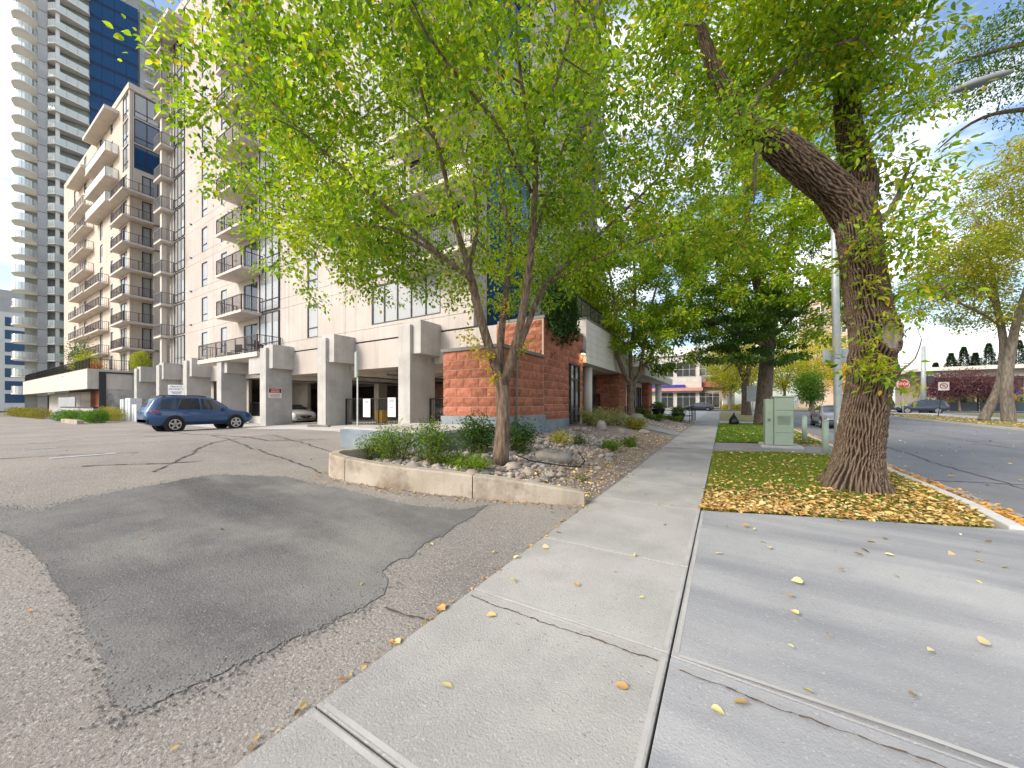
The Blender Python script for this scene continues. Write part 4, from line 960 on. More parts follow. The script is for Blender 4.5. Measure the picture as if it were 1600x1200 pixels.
tree('street_tree', 'double-trunked pale-barked yellow tree on the far side of the street', tuple(b5), limbs5, E5, 150, 1200, 42000, .23, .11, [(.13,.2,.02),(.24,.27,.03),(.40,.35,.03),(.52,.38,.04)], 71, M_bark5, zmin=5, spread=.3)
# tall tree whose outer branches hang into view over the street
b6 = np.array([15.9,21.,.1])
limbs6 = [([b6,b6+np.array([0,0,4]),b6+np.array([-.4,.3,8])],[.5,.4,.35]),
 ([b6+np.array([-.4,.3,7.5]),b6+np.array([-2,.6,12]),b6+np.array([-5,1,15.2]),b6+np.array([-7.6,1.3,15.8])],[.25,.18,.1,.03]),
 ([b6+np.array([-.4,.3,7.5]),b6+np.array([-2.5,2,12]),b6+np.array([-5.5,3.5,14.4]),b6+np.array([-7.2,4,13.6])],[.2,.15,.08,.02]),
 ([b6+np.array([-.4,.3,7.5]),b6+np.array([1,1,12]),b6+np.array([2,2,16])],[.25,.18,.06])]
E6 = [(b6+np.array([-6.4,1.6,15.6]),(2.1,2.2,1.5),2,0),(b6+np.array([-4.,2.6,15.]),(2.2,2.2,2.2),1,0),(b6+np.array([0,1,15.5]),(4.5,4.5,3),2,.2)]
tree('elm_tree', 'tall elm across the street with branches hanging out over the road', tuple(b6), limbs6, E6, 80, 700, 17000, .14, .06, PD[1:]+[(.2,.25,.03)], 81, M_bark, zmin=6, spread=.2)
GB = 'autumn trees beyond the intersection'
for (px, d, h, r, pal, sd, nl, low, lab) in (
    (1270,68,15,5.4,PY,101,12000,.38,'bright yellow tree behind the green sapling beyond the intersection'),
    (1225,62,10,3.4,[(.12,.2,.02),(.3,.33,.03),(.45,.4,.03),(.5,.4,.04)],102,7000,.36,'yellow green tree beyond the intersection behind the cabinet'),
    (1318,80,12,4.6,PO,103,8000,.3,'brownish orange tree beside the tan block beyond the intersection'),
    (1266,57,6.2,1.6,[(.05,.13,.015),(.1,.2,.02),(.2,.3,.03)],104,5000,.2,'small bright green sapling beyond the intersection'),
    (1122,86,9,3.4,PO,105,7000,.22,'round orange tree beside the red-roofed shop'),
    (1140,66,12,4.4,[(.10,.18,.02),(.24,.3,.03),(.42,.4,.03),(.5,.42,.04)],109,9000,.3,'yellow green tree between the shops and the tall elm'),
    (1168,70,13,5.,PY,106,10000,.3,'pale yellow tree behind the trunk of the tall elm'),
    (1345,92,16,6,PY,107,8000,.3,'large yellow tree behind the leaning elm trunk'),
    (1085,95,15,6,PG,108,8000,.3,'green tree rising behind the white shop'),):
    u = (px-800)/555; far_tree('autumn_tree', lab, (-_s+u*_c)*d, (_c+u*_s)*d, h, r, pal, sd, nl, .30, .22, M_bark5, GB, low=low, n1=30, n2=240)
# verge tree with yellow tape, just before the corner
far_tree('street_tree', 'verge tree with pale yellow leaves just before the intersection', 2.2, 47, 11, 4.2, PY, 120, 9000, .22, .42, M_bark, None, low=.33, n1=40, n2=300)
PP = [(.07,.025,.05),(.14,.055,.09),(.22,.10,.14),(.30,.17,.19)]
for px, d, h, r, sd, lab in ((1500,52,6.0,2.8,131,'widest purple-leaved tree in front of the low patio building'),(1468,53,5.0,2.0,132,'narrow purple-leaved tree beside the no-stopping sign'),(1552,50,5.,2.4,133,'purple-leaved tree beside the double-trunked tree')):
    u = (px-800)/555; far_tree('purple_tree', lab, (-_s+u*_c)*d, (_c+u*_s)*d, h, r, PP, sd, 4600, .24, .12, M_bark, 'purple trees by the patio', low=.42, n1=30, n2=260)
def conifer(px, d, h, r, sd):
    rs = np.random.default_rng(sd); u = (px-800)/555; x, y = (-_s+u*_c)*d, (_c+u*_s)*d; root = tag(empty('conifer', (x,y,.5)), 'dark spruce rising behind the low patio building', 'tree', 'spruces behind the patio building')
    MB().tube([(x,y,.3),(x,y,h)], [.3,.04], 6).build('trunk', M_bark, root)
    n = 5200; t = rs.random(n)**.75; lay = np.floor(t*22)/22+rs.random(n)*.045; a = rs.uniform(0,6.28,n); rad = r*(1-lay)**.85*(.15+.85*rs.random(n)**.7)*(1+.35*np.sin(3*a+lay*40)); zz = 1.+h*lay*.93-rad*.25+rs.normal(0,.06,n)
    P = np.stack([x+np.cos(a)*rad,y+np.sin(a)*rad,zz],1); Dr = np.stack([np.cos(a),np.sin(a),rs.normal(-.1,.25,n)],1)
    leaf_mesh('crown', P, Dr, .7, .22, blend([(.015,.04,.022),(.03,.065,.035),(.06,.09,.045)], rs.random(n)), root, flat=.3)
for px, d, h, r, sd in ((1486,118,19,3.9,1),(1506,122,22,4.2,2),(1524,120,19.5,4.0,3),(1545,118,22.5,4.3,4),(1568,116,20.5,4.2,5),(1592,112,22.5,4.4,6),(1462,125,16.5,3.4,7)): conifer(px,d,h,r,sd)

# ================================================================== PLANTING BED
KP = [(-1.88,5.42),(-2.35,5.12),(-3.1,4.75),(-3.95,4.4),(-4.8,4.14),(-5.6,3.98),(-6.15,3.93),(-6.5,4.05),(-6.72,4.35),(-6.8,4.8),(-7.0,5.5),(-7.4,6.15)]
KZ = [.20,.30,.42,.50,.55,.61,.66,.68,.68,.66,.62,.6]
kb = tag(empty('bed_kerb', (-4,4.3,.2)), 'weathered low concrete kerb curving round the planting bed', 'kerb')
kp, kz = smooth_line([(x,y,0) for x,y in KP], KZ, .1); tn = unit(np.gradient(kp,axis=0)); nr = np.stack([tn[:,1],-tn[:,0],0*tn[:,0]],1)   # inward = right of travel
segs = [0,len(kp)//4,len(kp)*6//10,len(kp)-1]
for s0, s1 in zip(segs, segs[1:]):
    vs = []; fs = []; n = s1-s0+1
    for i in range(s0, s1+1):
        p = kp[i]+(tn[i]*.008 if i == s0 else -tn[i]*.008 if i == s1 else 0); q = p+nr[i]*.2; zb = zg(p[0],p[1])-.1
        vs += [(p[0],p[1],zb),(p[0]+nr[i][0]*.012,p[1]+nr[i][1]*.012,kz[i]-.025),(p[0]+nr[i][0]*.035,p[1]+nr[i][1]*.035,kz[i]),(q[0]-nr[i][0]*.02,q[1]-nr[i][1]*.02,kz[i]+.004),(q[0],q[1],kz[i]-.02),(q[0],q[1],zb)]
    for i in range(n-1): fs += [(i*6+k,(i+1)*6+k,(i+1)*6+(k+1)%6,i*6+(k+1)%6) for k in range(6)]
    fs += [tuple(range(6)),tuple(range((n-1)*6,n*6))[::-1]]
    MB().add(vs, [f[::-1] for f in fs]).build('kerb_section', M_kerb, kb)
BED = [(-1.846,5.5),(-2.4,5.3),(-3.2,4.92),(-4.0,4.58),(-4.9,4.3),(-5.7,4.14),(-6.3,4.12),(-6.6,4.5),(-6.8,5.5),(-7.2,6.15),(-5.8,6.22),(-5.79,12.2),(-5.82,14.8),(-5.82,18.2),(-1.846,18.2)]
def zbed(x, y):
    a = .006+.44*min(1,max(0,(-1.86-x)/2.6))**.8; k = min(1,max(0,(x+1.86)/-.9)); b = a
    if y < 6.2: b = min(a, .006+.42*min(1,max(0,(-1.95-x)/1.6)))
    return b+sY(y)+.03*math.sin(2.1*x+1.3*y)*k+.12*min(1,max(0,(y-9)/6))*min(1,max(0,(-2.4-x)/2))
bed = polysheet('planting_bed', BED, zbed, M_soil, .25)
bed2 = polysheet('planting_bed', [(-5.82,20.0),(-1.846,20.0),(-1.846,30.5),(-5.0,30.5),(-5.82,26)], zbed, M_soil, .5)
polysheet('garden_path', [(-5.82,18.22),(-1.86,18.22),(-1.86,19.98),(-5.82,19.98)], lambda x,y: zbed(x,y)+.02, M_walk, .5)
polysheet('ramp_walk', [(-6.3,30.6),(-1.86,30.6),(-1.86,41.1),(-6.3,41.1)], lambda x,y: sY(y)+.01, M_pave, 2)
def pebble(seed, n=7):
    r = random.Random(seed); b = MB(); vs = [(0,0,.5)]; rings = ((.42,.30),(.62,0.),(.42,-.3))
    for rr, z in rings:
        for k in range(n): q = 2*math.pi*k/n; e = r.uniform(.82,1.15); vs.append((math.cos(q)*rr*e, math.sin(q)*rr*e*.8, z*r.uniform(.8,1.2)))
    vs.append((0,0,-.5)); fs = [(0,1+k,1+(k+1)%n) for k in range(n)]
    for j in range(2): fs += [(1+j*n+k,1+(j+1)*n+k,1+(j+1)*n+(k+1)%n,1+j*n+(k+1)%n) for k in range(n)]
    fs += [(1+2*n+(k+1)%n,1+2*n+k,1+3*n) for k in range(n)]
    return b.add(vs,fs)
PEB = [[pebble(10*i+j).mesh('stone', M_stone[j], True) for i in range(4)] for j in range(3)]
rr_ = random.Random(3); placed = []
def put_stone(x, y, s):
    j = rr_.choices((0,1,2),(5,3,3))[0]
    o = link('stone', rr_.choice(PEB[j]), bed, loc=(x,y,zbed(x,y)+s*.12)); o.rotation_euler = (rr_.uniform(-.3,.3),rr_.uniform(-.3,.3),rr_.uniform(0,6.3)); o.scale = (s*rr_.uniform(.9,1.35),s*rr_.uniform(.9,1.2),s*rr_.uniform(.55,.85))
tries = 0
while len(placed) < 290 and tries < 30000:
    tries += 1
    x, y = rr_.uniform(-6.6,-2.2), rr_.uniform(4.3,13.5)
    if not pip(x,y,BED): continue
    dens = 1 if (-5.6 < x < -2.75-.05*(y-5) and 4.7 < y < 9.6) else .35
    if x < -4.6 and y < 6.4: dens = .25
    if x > -2.6: dens = .05
    if rr_.random() > dens: continue
    s = rr_.choice((.10,.13,.16,.2,.25))*rr_.uniform(.85,1.15)
    if any((x-a)**2+(y-b)**2 < (.46*(s+t))**2 for a,b,t in placed): continue
    if (x-b1[0])**2+(y-b1[1])**2 < .09: continue
    placed.append((x,y,s)); put_stone(x,y,s)
# gravel between and beyond: uncountable
def scatter_lumps(name, pts, s, cols, parent=None, m=None):
    n = len(pts); V0 = np.array([(1,0,0),(0,1,0),(-1,0,0),(0,-1,0),(0,0,.7),(0,0,-.5)]); F0 = np.array([(0,1,4),(1,2,4),(2,3,4),(3,0,4),(1,0,5),(2,1,5),(3,2,5),(0,3,5)])
    a = RNG.uniform(0,6.28,n); c, sn = np.cos(a), np.sin(a); sc = s[:,None]*(.7+.6*RNG.random((n,3)))
    Q = V0[None]*sc[:,None,:]; X = Q[...,0]*c[:,None]-Q[...,1]*sn[:,None]; Y_ = Q[...,0]*sn[:,None]+Q[...,1]*c[:,None]
    VV = np.stack([X,Y_,Q[...,2]],-1)+pts[:,None,:]; F = (np.arange(n)*6)[:,None,None]+F0[None]
    return npmesh(name, VV.reshape(-1,3), F.reshape(-1,3), m or DRYLEAF, np.repeat(cols,6,0), True, parent)
M_grav = bpy.data.materials.new('gravel'); M_grav.use_nodes = True; _x = M_grav.node_tree.nodes.new('ShaderNodeAttribute'); _x.attribute_name = 'Col'; M_grav.node_tree.links.new(_x.outputs['Color'], M_grav.node_tree.nodes['Principled BSDF'].inputs['Base Color']); M_grav.node_tree.nodes['Principled BSDF'].inputs['Roughness'].default_value = .9
pts = []
while len(pts) < 9000:
    x, y = random.uniform(-6.4,-1.9), 4.3+13.5*random.random()**1.6
    if pip(x,y,BED): pts.append((x,y,zbed(x,y)+.005))
ncob = 1700
while len(pts) < 9000+ncob:
    x, y = random.uniform(-5.7,-2.3), random.uniform(4.6,12)
    if pip(x,y,BED) and x < -2.7-.05*(y-5): pts.append((x,y,zbed(x,y)+.015))
pts = np.array(pts); base = np.array([(.30,.27,.24),(.40,.31,.26),(.45,.39,.32),(.24,.22,.21)])[RNG.integers(0,4,len(pts))]*(1+RNG.normal(0,.15,(len(pts),1)))
gv = scatter_lumps('gravel', pts, np.where(np.arange(len(pts)) < 9000, RNG.uniform(.012,.032,len(pts)), RNG.uniform(.035,.075,len(pts))), np.clip(base,.05,.8), bed, M_grav); gv['kind'] = 'stuff'
p2 = []
while len(p2) < 2500:
    x, y = random.uniform(-5.8,-1.9), random.uniform(20,30); p2.append((x,y,zbed(x,y)+.01))
p2 = np.array(p2); gv2 = scatter_lumps('gravel', p2, RNG.uniform(.03,.08,len(p2)), np.clip(np.array([(.30,.27,.24),(.40,.31,.26),(.45,.39,.32)])[RNG.integers(0,3,len(p2))]*(1+RNG.normal(0,.15,(len(p2),1))),.05,.8), bed2, M_grav); gv2['kind'] = 'stuff'
def boulder(x, y, s, label, sz=1.):
    b = MB(); r = random.Random(int(x*100+y*10)); n = 12; rows = 7; vs = []
    ph = [r.uniform(0,6) for _ in range(6)]
    for j in range(rows+1):
        for k in range(n):
            a = 2*math.pi*k/n; e = math.pi*j/rows; d = 1+.16*math.sin(2*a+ph[0])*math.sin(e)+.12*math.sin(3*e+ph[1])+.09*math.sin(5*a+ph[2]+2*e)+r.uniform(-.05,.05)
            vs.append((math.sin(e)*math.cos(a)*d*s,math.sin(e)*math.sin(a)*d*s*.75,math.cos(e)*d*s*.6*sz))
    fs = [(j*n+k,(j+1)*n+k,(j+1)*n+(k+1)%n,j*n+(k+1)%n) for j in range(rows) for k in range(n)]
    b.add(vs,fs); o = b.build('boulder', M_boulder, None, True); o.location = (x,y,zbed(x,y)+s*.3*sz); return tag(o, label, 'boulder')
boulder(-3.35,7.45,.42,'long flat boulder on the cobbles beside the multi-stemmed tree',.6)
boulder(-4.25,14.2,.27,'pale upright boulder at the back of the gravel bed',1.5)
boulder(-5.2,21.5,.45,'dark rounded boulder beside the vase-shaped tree')
boulder(-4.3,21.2,.40,'tan rounded boulder under the vase-shaped tree',1.1)
boulder(-2.9,15.8,.22,'small dark boulder by the garden path')
boulder(-3.55,14.6,.22,'small tan boulder next to the pale upright boulder')
tag(MB().tube([at(806,708,6.9)+Vector((0,0,-.03)),Vector((-3.3,6.3,.47)),Vector((-2.75,6.5,.4)),Vector((-2.5,6.9,.33)),Vector((-2.6,7.5,.36)),Vector((-3.0,8.2,.45))], .014, 6).build('irrigation_hose', M_black, None, True), 'thin black irrigation hose lying over the cobbles', 'hose')
# loose grit along the ragged edge of the repaved patch
gp = []
for k in range(3000):
    i = random.randrange(len(PW)); a, b = PW[i], PW[(i+1)%len(PW)]; t = random.random(); s_ = random.gauss(0,.06)+ (random.gauss(0,.10) if a[0] < -2.5 and a[1] < 2.6 else 0)
    x, y = a[0]+(b[0]-a[0])*t+s_, a[1]+(b[1]-a[1])*t+random.gauss(0,.05); gp.append((x,y,zg(x,y)+.007))
gp = np.array(gp); gc = np.array([(.12,.115,.11),(.17,.16,.15),(.28,.255,.235),(.22,.2,.19)])[RNG.integers(0,4,len(gp))]
gr_ = scatter_lumps('loose_grit', gp, RNG.uniform(.003,.009,len(gp)), gc, None, M_grav); stuff(gr_, 'loose dark grit along the ragged edge of the asphalt patch', 'grit')
# shrubs
def shrub(name, label, x, y, rx, ry, h, n, L, W, pal, seed, stems=14, z=None, cat='shrub', group=None, up=.5):
    z = zbed(x,y) if z is None else z; rs = np.random.default_rng(seed); root = tag(empty(name,(x,y,z)), label, cat, group)
    sb = MB(); Pl = []; Dl = []
    for k in range(stems):
        a = rs.uniform(0,6.28); q = rs.random()**.5; e = np.array([x+math.cos(a)*rx*q, y+math.sin(a)*ry*q, z+h*(1-.45*q*q)*rs.uniform(.75,1.1)]); p = np.array([x+math.cos(a)*rx*q*.35,y+math.sin(a)*ry*q*.35,z-.03])
        c = p*.4+e*.6-np.array([math.cos(a)*rx*.15,math.sin(a)*ry*.15,-.1*h]); Q = curve_pts(p,e,c,7); sb.tube([tuple(v) for v in Q], list(np.linspace(.012,.003,7)), 4, False)
        m = n//stems; t = rs.random(m)**.6; i = np.minimum((t*6).astype(int),5); f = (t*6-i)[:,None]; o = rs.normal(0,1,(m,3))*np.array([.09,.09,.07])*(h/.6)**.6; Pl.append(Q[i]*(1-f)+Q[i+1]*f+o); Dl.append(unit(o)+np.array([0,0,up*.3])+rs.normal(0,.4,(m,3)))
    sb.build('stem', M_bark1, root)
    P = np.concatenate(Pl); keep = P[:,2] > z+.02; P = P[keep]; D_ = np.concatenate(Dl)[keep]
    cols = np.clip(blend(pal, .45+.2*clump(P,5,seed)+rs.normal(0,.2,len(P))),.004,.9)
    leaf_mesh('foliage', P, D_, L*(.6+.7*rs.random(len(P))), W*(.6+.7*rs.random(len(P))), cols, root, flat=.7); return root
SG = [(.03,.07,.012),(.06,.13,.02),(.12,.21,.025),(.22,.30,.03),(.36,.38,.05)]
shrub('bushy_shrub','dense green shrub at the rounded end of the kerbed bed',-5.75,5.05,.55,.5,.75,2600,.055,.022,SG,201,22)
shrub('bushy_shrub','leafy green shrub in front of the raised concrete pad',-4.95,5.25,.65,.5,.82,3600,.055,.022,SG,202,26)
shrub('bushy_shrub','second green shrub between the rounded kerb end and the pad',-6.5,5.15,.4,.5,.6,1500,.055,.022,SG,203,14)
shrub('low_shrub','low bright green mound just behind the kerb beside the tree',-4.25,5.32,.6,.32,.26,2200,.045,.026,[(.08,.16,.015),(.17,.28,.02),(.30,.38,.03)],204,26)
shrub('upright_shrub','dark green upright shrub against the pad behind the tree',-4.95,6.75,.5,.45,.85,2200,.07,.042,PD,205,16)
shrub('upright_shrub','dark green shrub right of the tree trunk below the downpipe',-4.2,7.5,.42,.4,.72,1600,.07,.042,PD,206,13)
shrub('small_plant','yellow flowering clump below the block wall',-4.15,9.8,.35,.3,.4,700,.06,.03,PY,207,12)
shrub('small_plant','small dark green clump beside the yellow clump',-3.7,10.3,.3,.3,.3,500,.06,.025,PD,208,10)
shrub('small_plant','dark green low plant on the gravel beside the sidewalk',-2.75,10.2,.4,.35,.28,800,.09,.03,SG,209,12)
shrub('small_plant','light green low plant behind the dark green low plant',-2.6,12.0,.45,.4,.3,800,.08,.03,SG,210,12)
shrub('small_plant','tiny green tuft at the gravel edge near the kerb end',-2.35,6.6,.12,.12,.12,150,.05,.02,SG,215,6)
GP = [(.14,.18,.06),(.26,.29,.12),(.42,.42,.25),(.55,.52,.35)]
for i,(x,y,r_,h_,pl,lb_) in enumerate(((-4.9,15.3,.8,.8,GP,'pale flowering shrub below the glazed door'),(-4.3,16.6,.7,.7,GP,'pale flowering shrub beside the round pillar'),(-3.4,16.6,.6,.45,[(.14,.16,.03),(.3,.28,.04),(.45,.36,.05)],'yellowish shrub near the garden path'),(-3.7,24,.9,.38,SG,'low green shrub under the vase-shaped tree'),(-3.0,26.5,.9,.36,SG,'low green shrub before the ramp railings'),(-5.0,26,.8,.6,SG,'taller green shrub beside the ramp wall'))):
    shrub('bushy_shrub',lb_,x,y,r_,r_*.8,h_,1500,.10,.045,pl,220+i,14)
# hanging vine over the terrace corner
vn = tag(empty('hanging_vine', (-5.8,13.2,5.0)), 'dark green vine spilling over the corner of the red block wall', 'vine')
ve = []; rv = np.random.default_rng(77)
for k in range(46):
    y = rv.uniform(12.2,14.6); zt_ = rv.uniform(5.6,6.6); ln = rv.uniform(.5,1.9)*(1.2-abs(y-13.2)*.4); x = -5.75+rv.uniform(-.25,.35)
    ve += [(np.array([x,y,zt_-t*ln]),(.2,.22,.22),1,0) for t in (0,.35,.7,1)]
leafcloud('foliage', vn, ve, 8000, .13, .075, [(.012,.035,.012),(.025,.07,.018),(.05,.11,.025),(.09,.16,.03)], 78, down=-.9)
vb = MB()
for k in range(16): y = rv.uniform(12.4,14.4); vb.tube([(-6.1,y,5.2),(-5.8,y,6.1),(-5.6,y+.1,5.4),(-5.62,y+.15,4.4)], [.02,.016,.012,.006], 4)
vb.build('stem', M_bark1, vn)
# terrace planting
for k,(x,y) in enumerate(((-6.6,18.5),(-6.6,20.6),(-6.7,22.8))): shrub('terrace_shrub','potted shrub behind the terrace railing over the entrance',x,y,.7,.8,1.5,1300,.12,.06,PD,240+k,12,z=5.05,group='terrace shrubs over the entrance')
# left-hand hedges and podium plants
def hedge(name,label,x0,x1,y0,y1,z0,h,n,L,pal,seed,cat='hedge'):
    root = tag(empty(name,((x0+x1)/2,(y0+y1)/2,z0)),label,cat); nx = max(2,int((x1-x0)/.7)); es = []
    rs = np.random.default_rng(seed)
    for i in range(nx): es.append((np.array([x0+(x1-x0)*(i+.5)/nx,(y0+y1)/2+rs.normal(0,.1),z0+h*.48]),((x1-x0)/nx*.75,(y1-y0)*.55,h*.52*rs.uniform(.85,1.1)),1,.55))
    leafcloud('foliage',root,es,n,L,L*.5,pal,seed)
    sb = MB()
    for i in range(nx): x = x0+(x1-x0)*(i+.5)/nx; sb.tube([(x,(y0+y1)/2,z0-.05),(x+.05,(y0+y1)/2,z0+h*.7)],[.03,.01],4)
    sb.build('stem',M_bark1,root); return root
hedge('hedge','brownish clipped hedge at the far left edge of the parking lot',-86,-62,6.3,7.8,0,1.25,6000,.14,[(.10,.09,.02),(.17,.16,.03),(.26,.22,.05)],301)
hedge('round_bush','rounded bright green bush in front of the low concrete wall',-54.5,-50.3,6.6,8.2,.0,1.1,4200,.12,[(.03,.09,.01),(.07,.18,.015),(.15,.28,.02)],302,'bush')
hedge('round_bush','bright green bush next to the white utility boxes',-47.6,-44.4,7.2,8.6,.05,1.1,3600,.12,[(.03,.09,.01),(.07,.18,.015),(.15,.28,.02)],303,'bush')
hedge('bush','straw-coloured low bush behind the bright green bushes',-52.,-47,9.0,9.9,.0,1.45,3000,.12,[(.16,.17,.04),(.28,.27,.06),(.36,.32,.09)],304,'bush')
hedge('planter_shrub','yellow green shrub on the podium corner beside the main block',-53.5,-51.,11.2,12.6,5.0,2.2,3000,.15,[(.12,.17,.02),(.25,.28,.03),(.40,.38,.04)],305,'shrub')
hedge('terrace_hedge','mixed green hedge along the planted podium terrace',-88,-72,9.6,10.8,4.7,1.9,4000,.2,[(.05,.09,.02),(.12,.17,.03),(.24,.24,.05)],306)
hedge('terrace_bush','rust-coloured bush on the podium terrace',-61.5,-58.6,9.7,10.8,4.7,1.7,1500,.17,[(.25,.08,.03),(.35,.14,.05),(.25,.2,.06)],307,'bush')
for x,h_,sd in ((-66.5,5.5,11),(-64.2,3.2,12)):
    shrub('terrace_conifer','green young conifer on the podium terrace' if h_ > 4 else 'small yellow green bush on the podium terrace',x,10.2,1.4 if h_ > 4 else .9,1.2,h_,1800,.22,.07,PD if h_ > 4 else PY[:3],310+sd,16,z=4.7,cat='tree' if h_ > 4 else 'bush')
lw = tag(MB().box(-63.5,-49.5,8.35,8.6,-.2,1.25).build('low_wall', M_col, bevel=.01),'low concrete wall with dark cap behind the green bushes','wall'); MB().box(-63.6,-49.4,8.3,8.65,1.251,1.36).build('cap', M_frame, lw)
tag(MB().box(-49.5,-43.5,6.5,6.85,-.2,.35).build('planter_kerb', M_kerb, bevel=.02),'low concrete planter kerb in front of the bright green bushes','kerb')
bw = tag(MB().box(-100,-76,12.5,12.9,-.1,2.9).build('brick_wall', M_bdark),'low dark red brick wall far left beyond the hedge','wall'); MB().box(-100,-76,12.45,12.95,2.91,3.05).build('cap', M_col, bw)
for i,(x,w_,h_) in enumerate(((-50.9,1.1,2.1),(-49.2,1.5,2.2),(-47.2,1.3,1.6))):
    c = tag(MB().box(x,x+w_,10.3,11.1,-.02,h_).build('utility_box', mat('utility_white', (.55,.57,.60), (.62,.64,.66), 1, .5), bevel=.02), ('tall pale utility box nearest the stained wall','wide pale utility box in the middle of three','short pale utility box nearest the pillars')[i],'utility box')
    MB().box(x+w_*.5-.01,x+w_*.5+.01,10.285,10.3,.1,h_-.1).build('door_seam', M_fgrey, c)

# ================================================================== GRASS AND FALLEN LEAVES
def grass(name, P, n, hmin, hmax, pal, seed, zf, w_=.006, label=None):
    rs = np.random.default_rng(seed); xs = [p[0] for p in P]; ys = [p[1] for p in P]; pts = []
    X = rs.uniform(min(xs),max(xs),n*2); Yy = rs.uniform(min(ys),max(ys),n*2)
    ok = np.array([pip(a,b,P) for a,b in zip(X,Yy)]); X, Yy = X[ok][:n], Yy[ok][:n]; n = len(X)
    Z = np.array([zf(a,b) for a,b in zip(X,Yy)]); a = rs.uniform(0,6.28,n); h = rs.uniform(hmin,hmax,n); ln = rs.normal(0,.5,(n,2))*h[:,None]
    dx, dy = np.cos(a)*w_, np.sin(a)*w_
    V0 = np.stack([X-dx,Yy-dy,Z-.004],1); V1_ = np.stack([X+dx,Yy+dy,Z-.004],1); V2_ = np.stack([X+ln[:,0],Yy+ln[:,1],Z+h],1)
    VV = np.stack([V0,V1_,V2_],1).reshape(-1,3); F = np.arange(n*3).reshape(-1,3)
    pc = np.stack([X,Yy,Z],1); cols = np.clip(blend(pal,.45+.3*clump(pc,1.6,seed)+rs.normal(0,.18,n)),.01,.9)
    o = npmesh(name, VV, F, LEAF, np.repeat(cols,3,0)); stuff(o, label, 'grass'); return o
GPAL = [(.10,.18,.018),(.18,.27,.028),(.29,.35,.045),(.44,.40,.10)]
grass('grass', V1, 62000, .025, .06, GPAL, 401, hump, label='short green grass on the near verge round the big elm')
grass('grass', V2, 36000, .03, .07, [(.07,.16,.015),(.13,.25,.022),(.22,.33,.03)], 402, hump, .011, 'short green grass on the verge behind the utility cabinet')
def litter(name, pts, L, pal, seed, label, tilt=.35):
    rs = np.random.default_rng(seed); n = len(pts); a = rs.uniform(0,6.28,n); Dr = np.stack([np.cos(a),np.sin(a),rs.normal(0,tilt*.5,n)],1)
    cols = np.clip(blend(pal, rs.random(n))*(1+rs.normal(0,.18,(n,1))),.02,.95)
    LL = L*(.6+.8*rs.random(n)); o = leaf_mesh(name, pts, Dr, LL, LL*rs.uniform(.45,.75,n), cols, None, DRYLEAF, flat=tilt, lobes=True); return stuff(o, label, 'leaves')
LP_ = [(.40,.21,.07),(.56,.33,.10),(.68,.46,.14),(.70,.54,.26),(.62,.46,.22),(.46,.27,.10),(.32,.18,.08)]
pts = []
rl = random.Random(8)
while len(pts) < 5000:
    x, y = rl.uniform(-.3,3.4), 6.+9.*rl.random()**1.5
    if not pip(x,y,V1): continue
    d_edge = y-(6.05+max(0,x)*.42)
    k = max(.12, 1.0-d_edge*.42)+ (.35 if x > 2.6 else 0)
    if rl.random() < k: pts.append((x,y,hump(x,y)+.02+.03*rl.random()))
litter('fallen_leaves', np.array(pts), .074, LP_, 411, 'yellow and brown fallen leaves covering the near verge')
pts = []
while len(pts) < 2600:
    y = 7.6+22*rl.random()**1.5; x = KX+.1+abs(rl.gauss(0,.16))+.02
    pts.append((x,y,zr(x,y)+.015+.02*rl.random()))
litter('gutter_leaves', np.array(pts), .085, [(.45,.20,.04),(.62,.32,.06),(.66,.40,.10),(.4,.2,.06)], 412, 'orange fallen leaves drifted along the street gutter')
pts = []
for k in range(1500):
    y = 16.3+13*rl.random(); x = rl.choice((rl.uniform(-.2,3.3), rl.uniform(2.3,3.3))); pts.append((x,y,hump(x,y)+.03))
litter('fallen_leaves', np.array(pts), .085, LP_, 413, 'scattered fallen leaves on the verge behind the utility cabinet')
pts = []
for px,py in ((905,920),(1255,912),(1130,868),(1320,892),(1350,868),(1395,897),(1525,903),(1575,880),(1530,856),(1300,1000),(1530,1003),(1160,824),(1355,845),(1490,860),(1240,1018),(1420,1090),(1170,1105),(965,898),(1050,792),(1010,775),(1180,830),(1380,838),(1345,857)): x,y = onground(px,py,.0); pts.append((x,y,(zap(x,y) if x > WX1 else zs(x,y))+.012))
for k in range(50): x, y = rl.uniform(-.2,3.3), rl.uniform(.5,7.2); pts.append((x,y,zap(x,y)+.01)) if not pip(x,y,V1) and rl.random() < .5+.5*(y > 5) else None
for k in range(70): y = rl.uniform(.3,30); x = rl.choice((rl.uniform(WX0,WX1),WX0+abs(rl.gauss(0,.1)))); pts.append((x,y,zs(x,y)+.01))
litter('pavement_leaves', np.array(pts), .07, [(.55,.48,.22),(.68,.58,.30),(.5,.3,.1),(.3,.2,.1)], 414, 'single pale leaves lying on the sidewalk and driveway')
pts = []
for k in range(420):
    t = rl.random(); i = int(t*(len(kp)-20)); p = kp[i]-nr[i]*abs(rl.gauss(0.02,.14)); pts.append((p[0],p[1],zg(p[0],p[1])+.014))
for k in range(160): x = rl.uniform(-14,-2); y = rl.uniform(-1,8.5); pts.append((x,y,zg(x,y)+.014)) if not pip(x,y,BED) else None
for k in range(80):
    y = rl.uniform(.2,5.3); x = WX0-abs(rl.gauss(0,.03)); pts.append((x,y,zg(x,y)+.012))
litter('lot_leaves', np.array(pts), .036, [(.30,.15,.05),(.42,.22,.07),(.55,.40,.15),(.2,.12,.06)], 415, 'small dry leaves and debris along the kerb and sidewalk edge of the lot')
pts = []
while len(pts) < 1300:
    x, y = rl.uniform(-3.2,-1.9), rl.uniform(5.4,17)
    if pip(x,y,BED): pts.append((x,y,zbed(x,y)+.04))
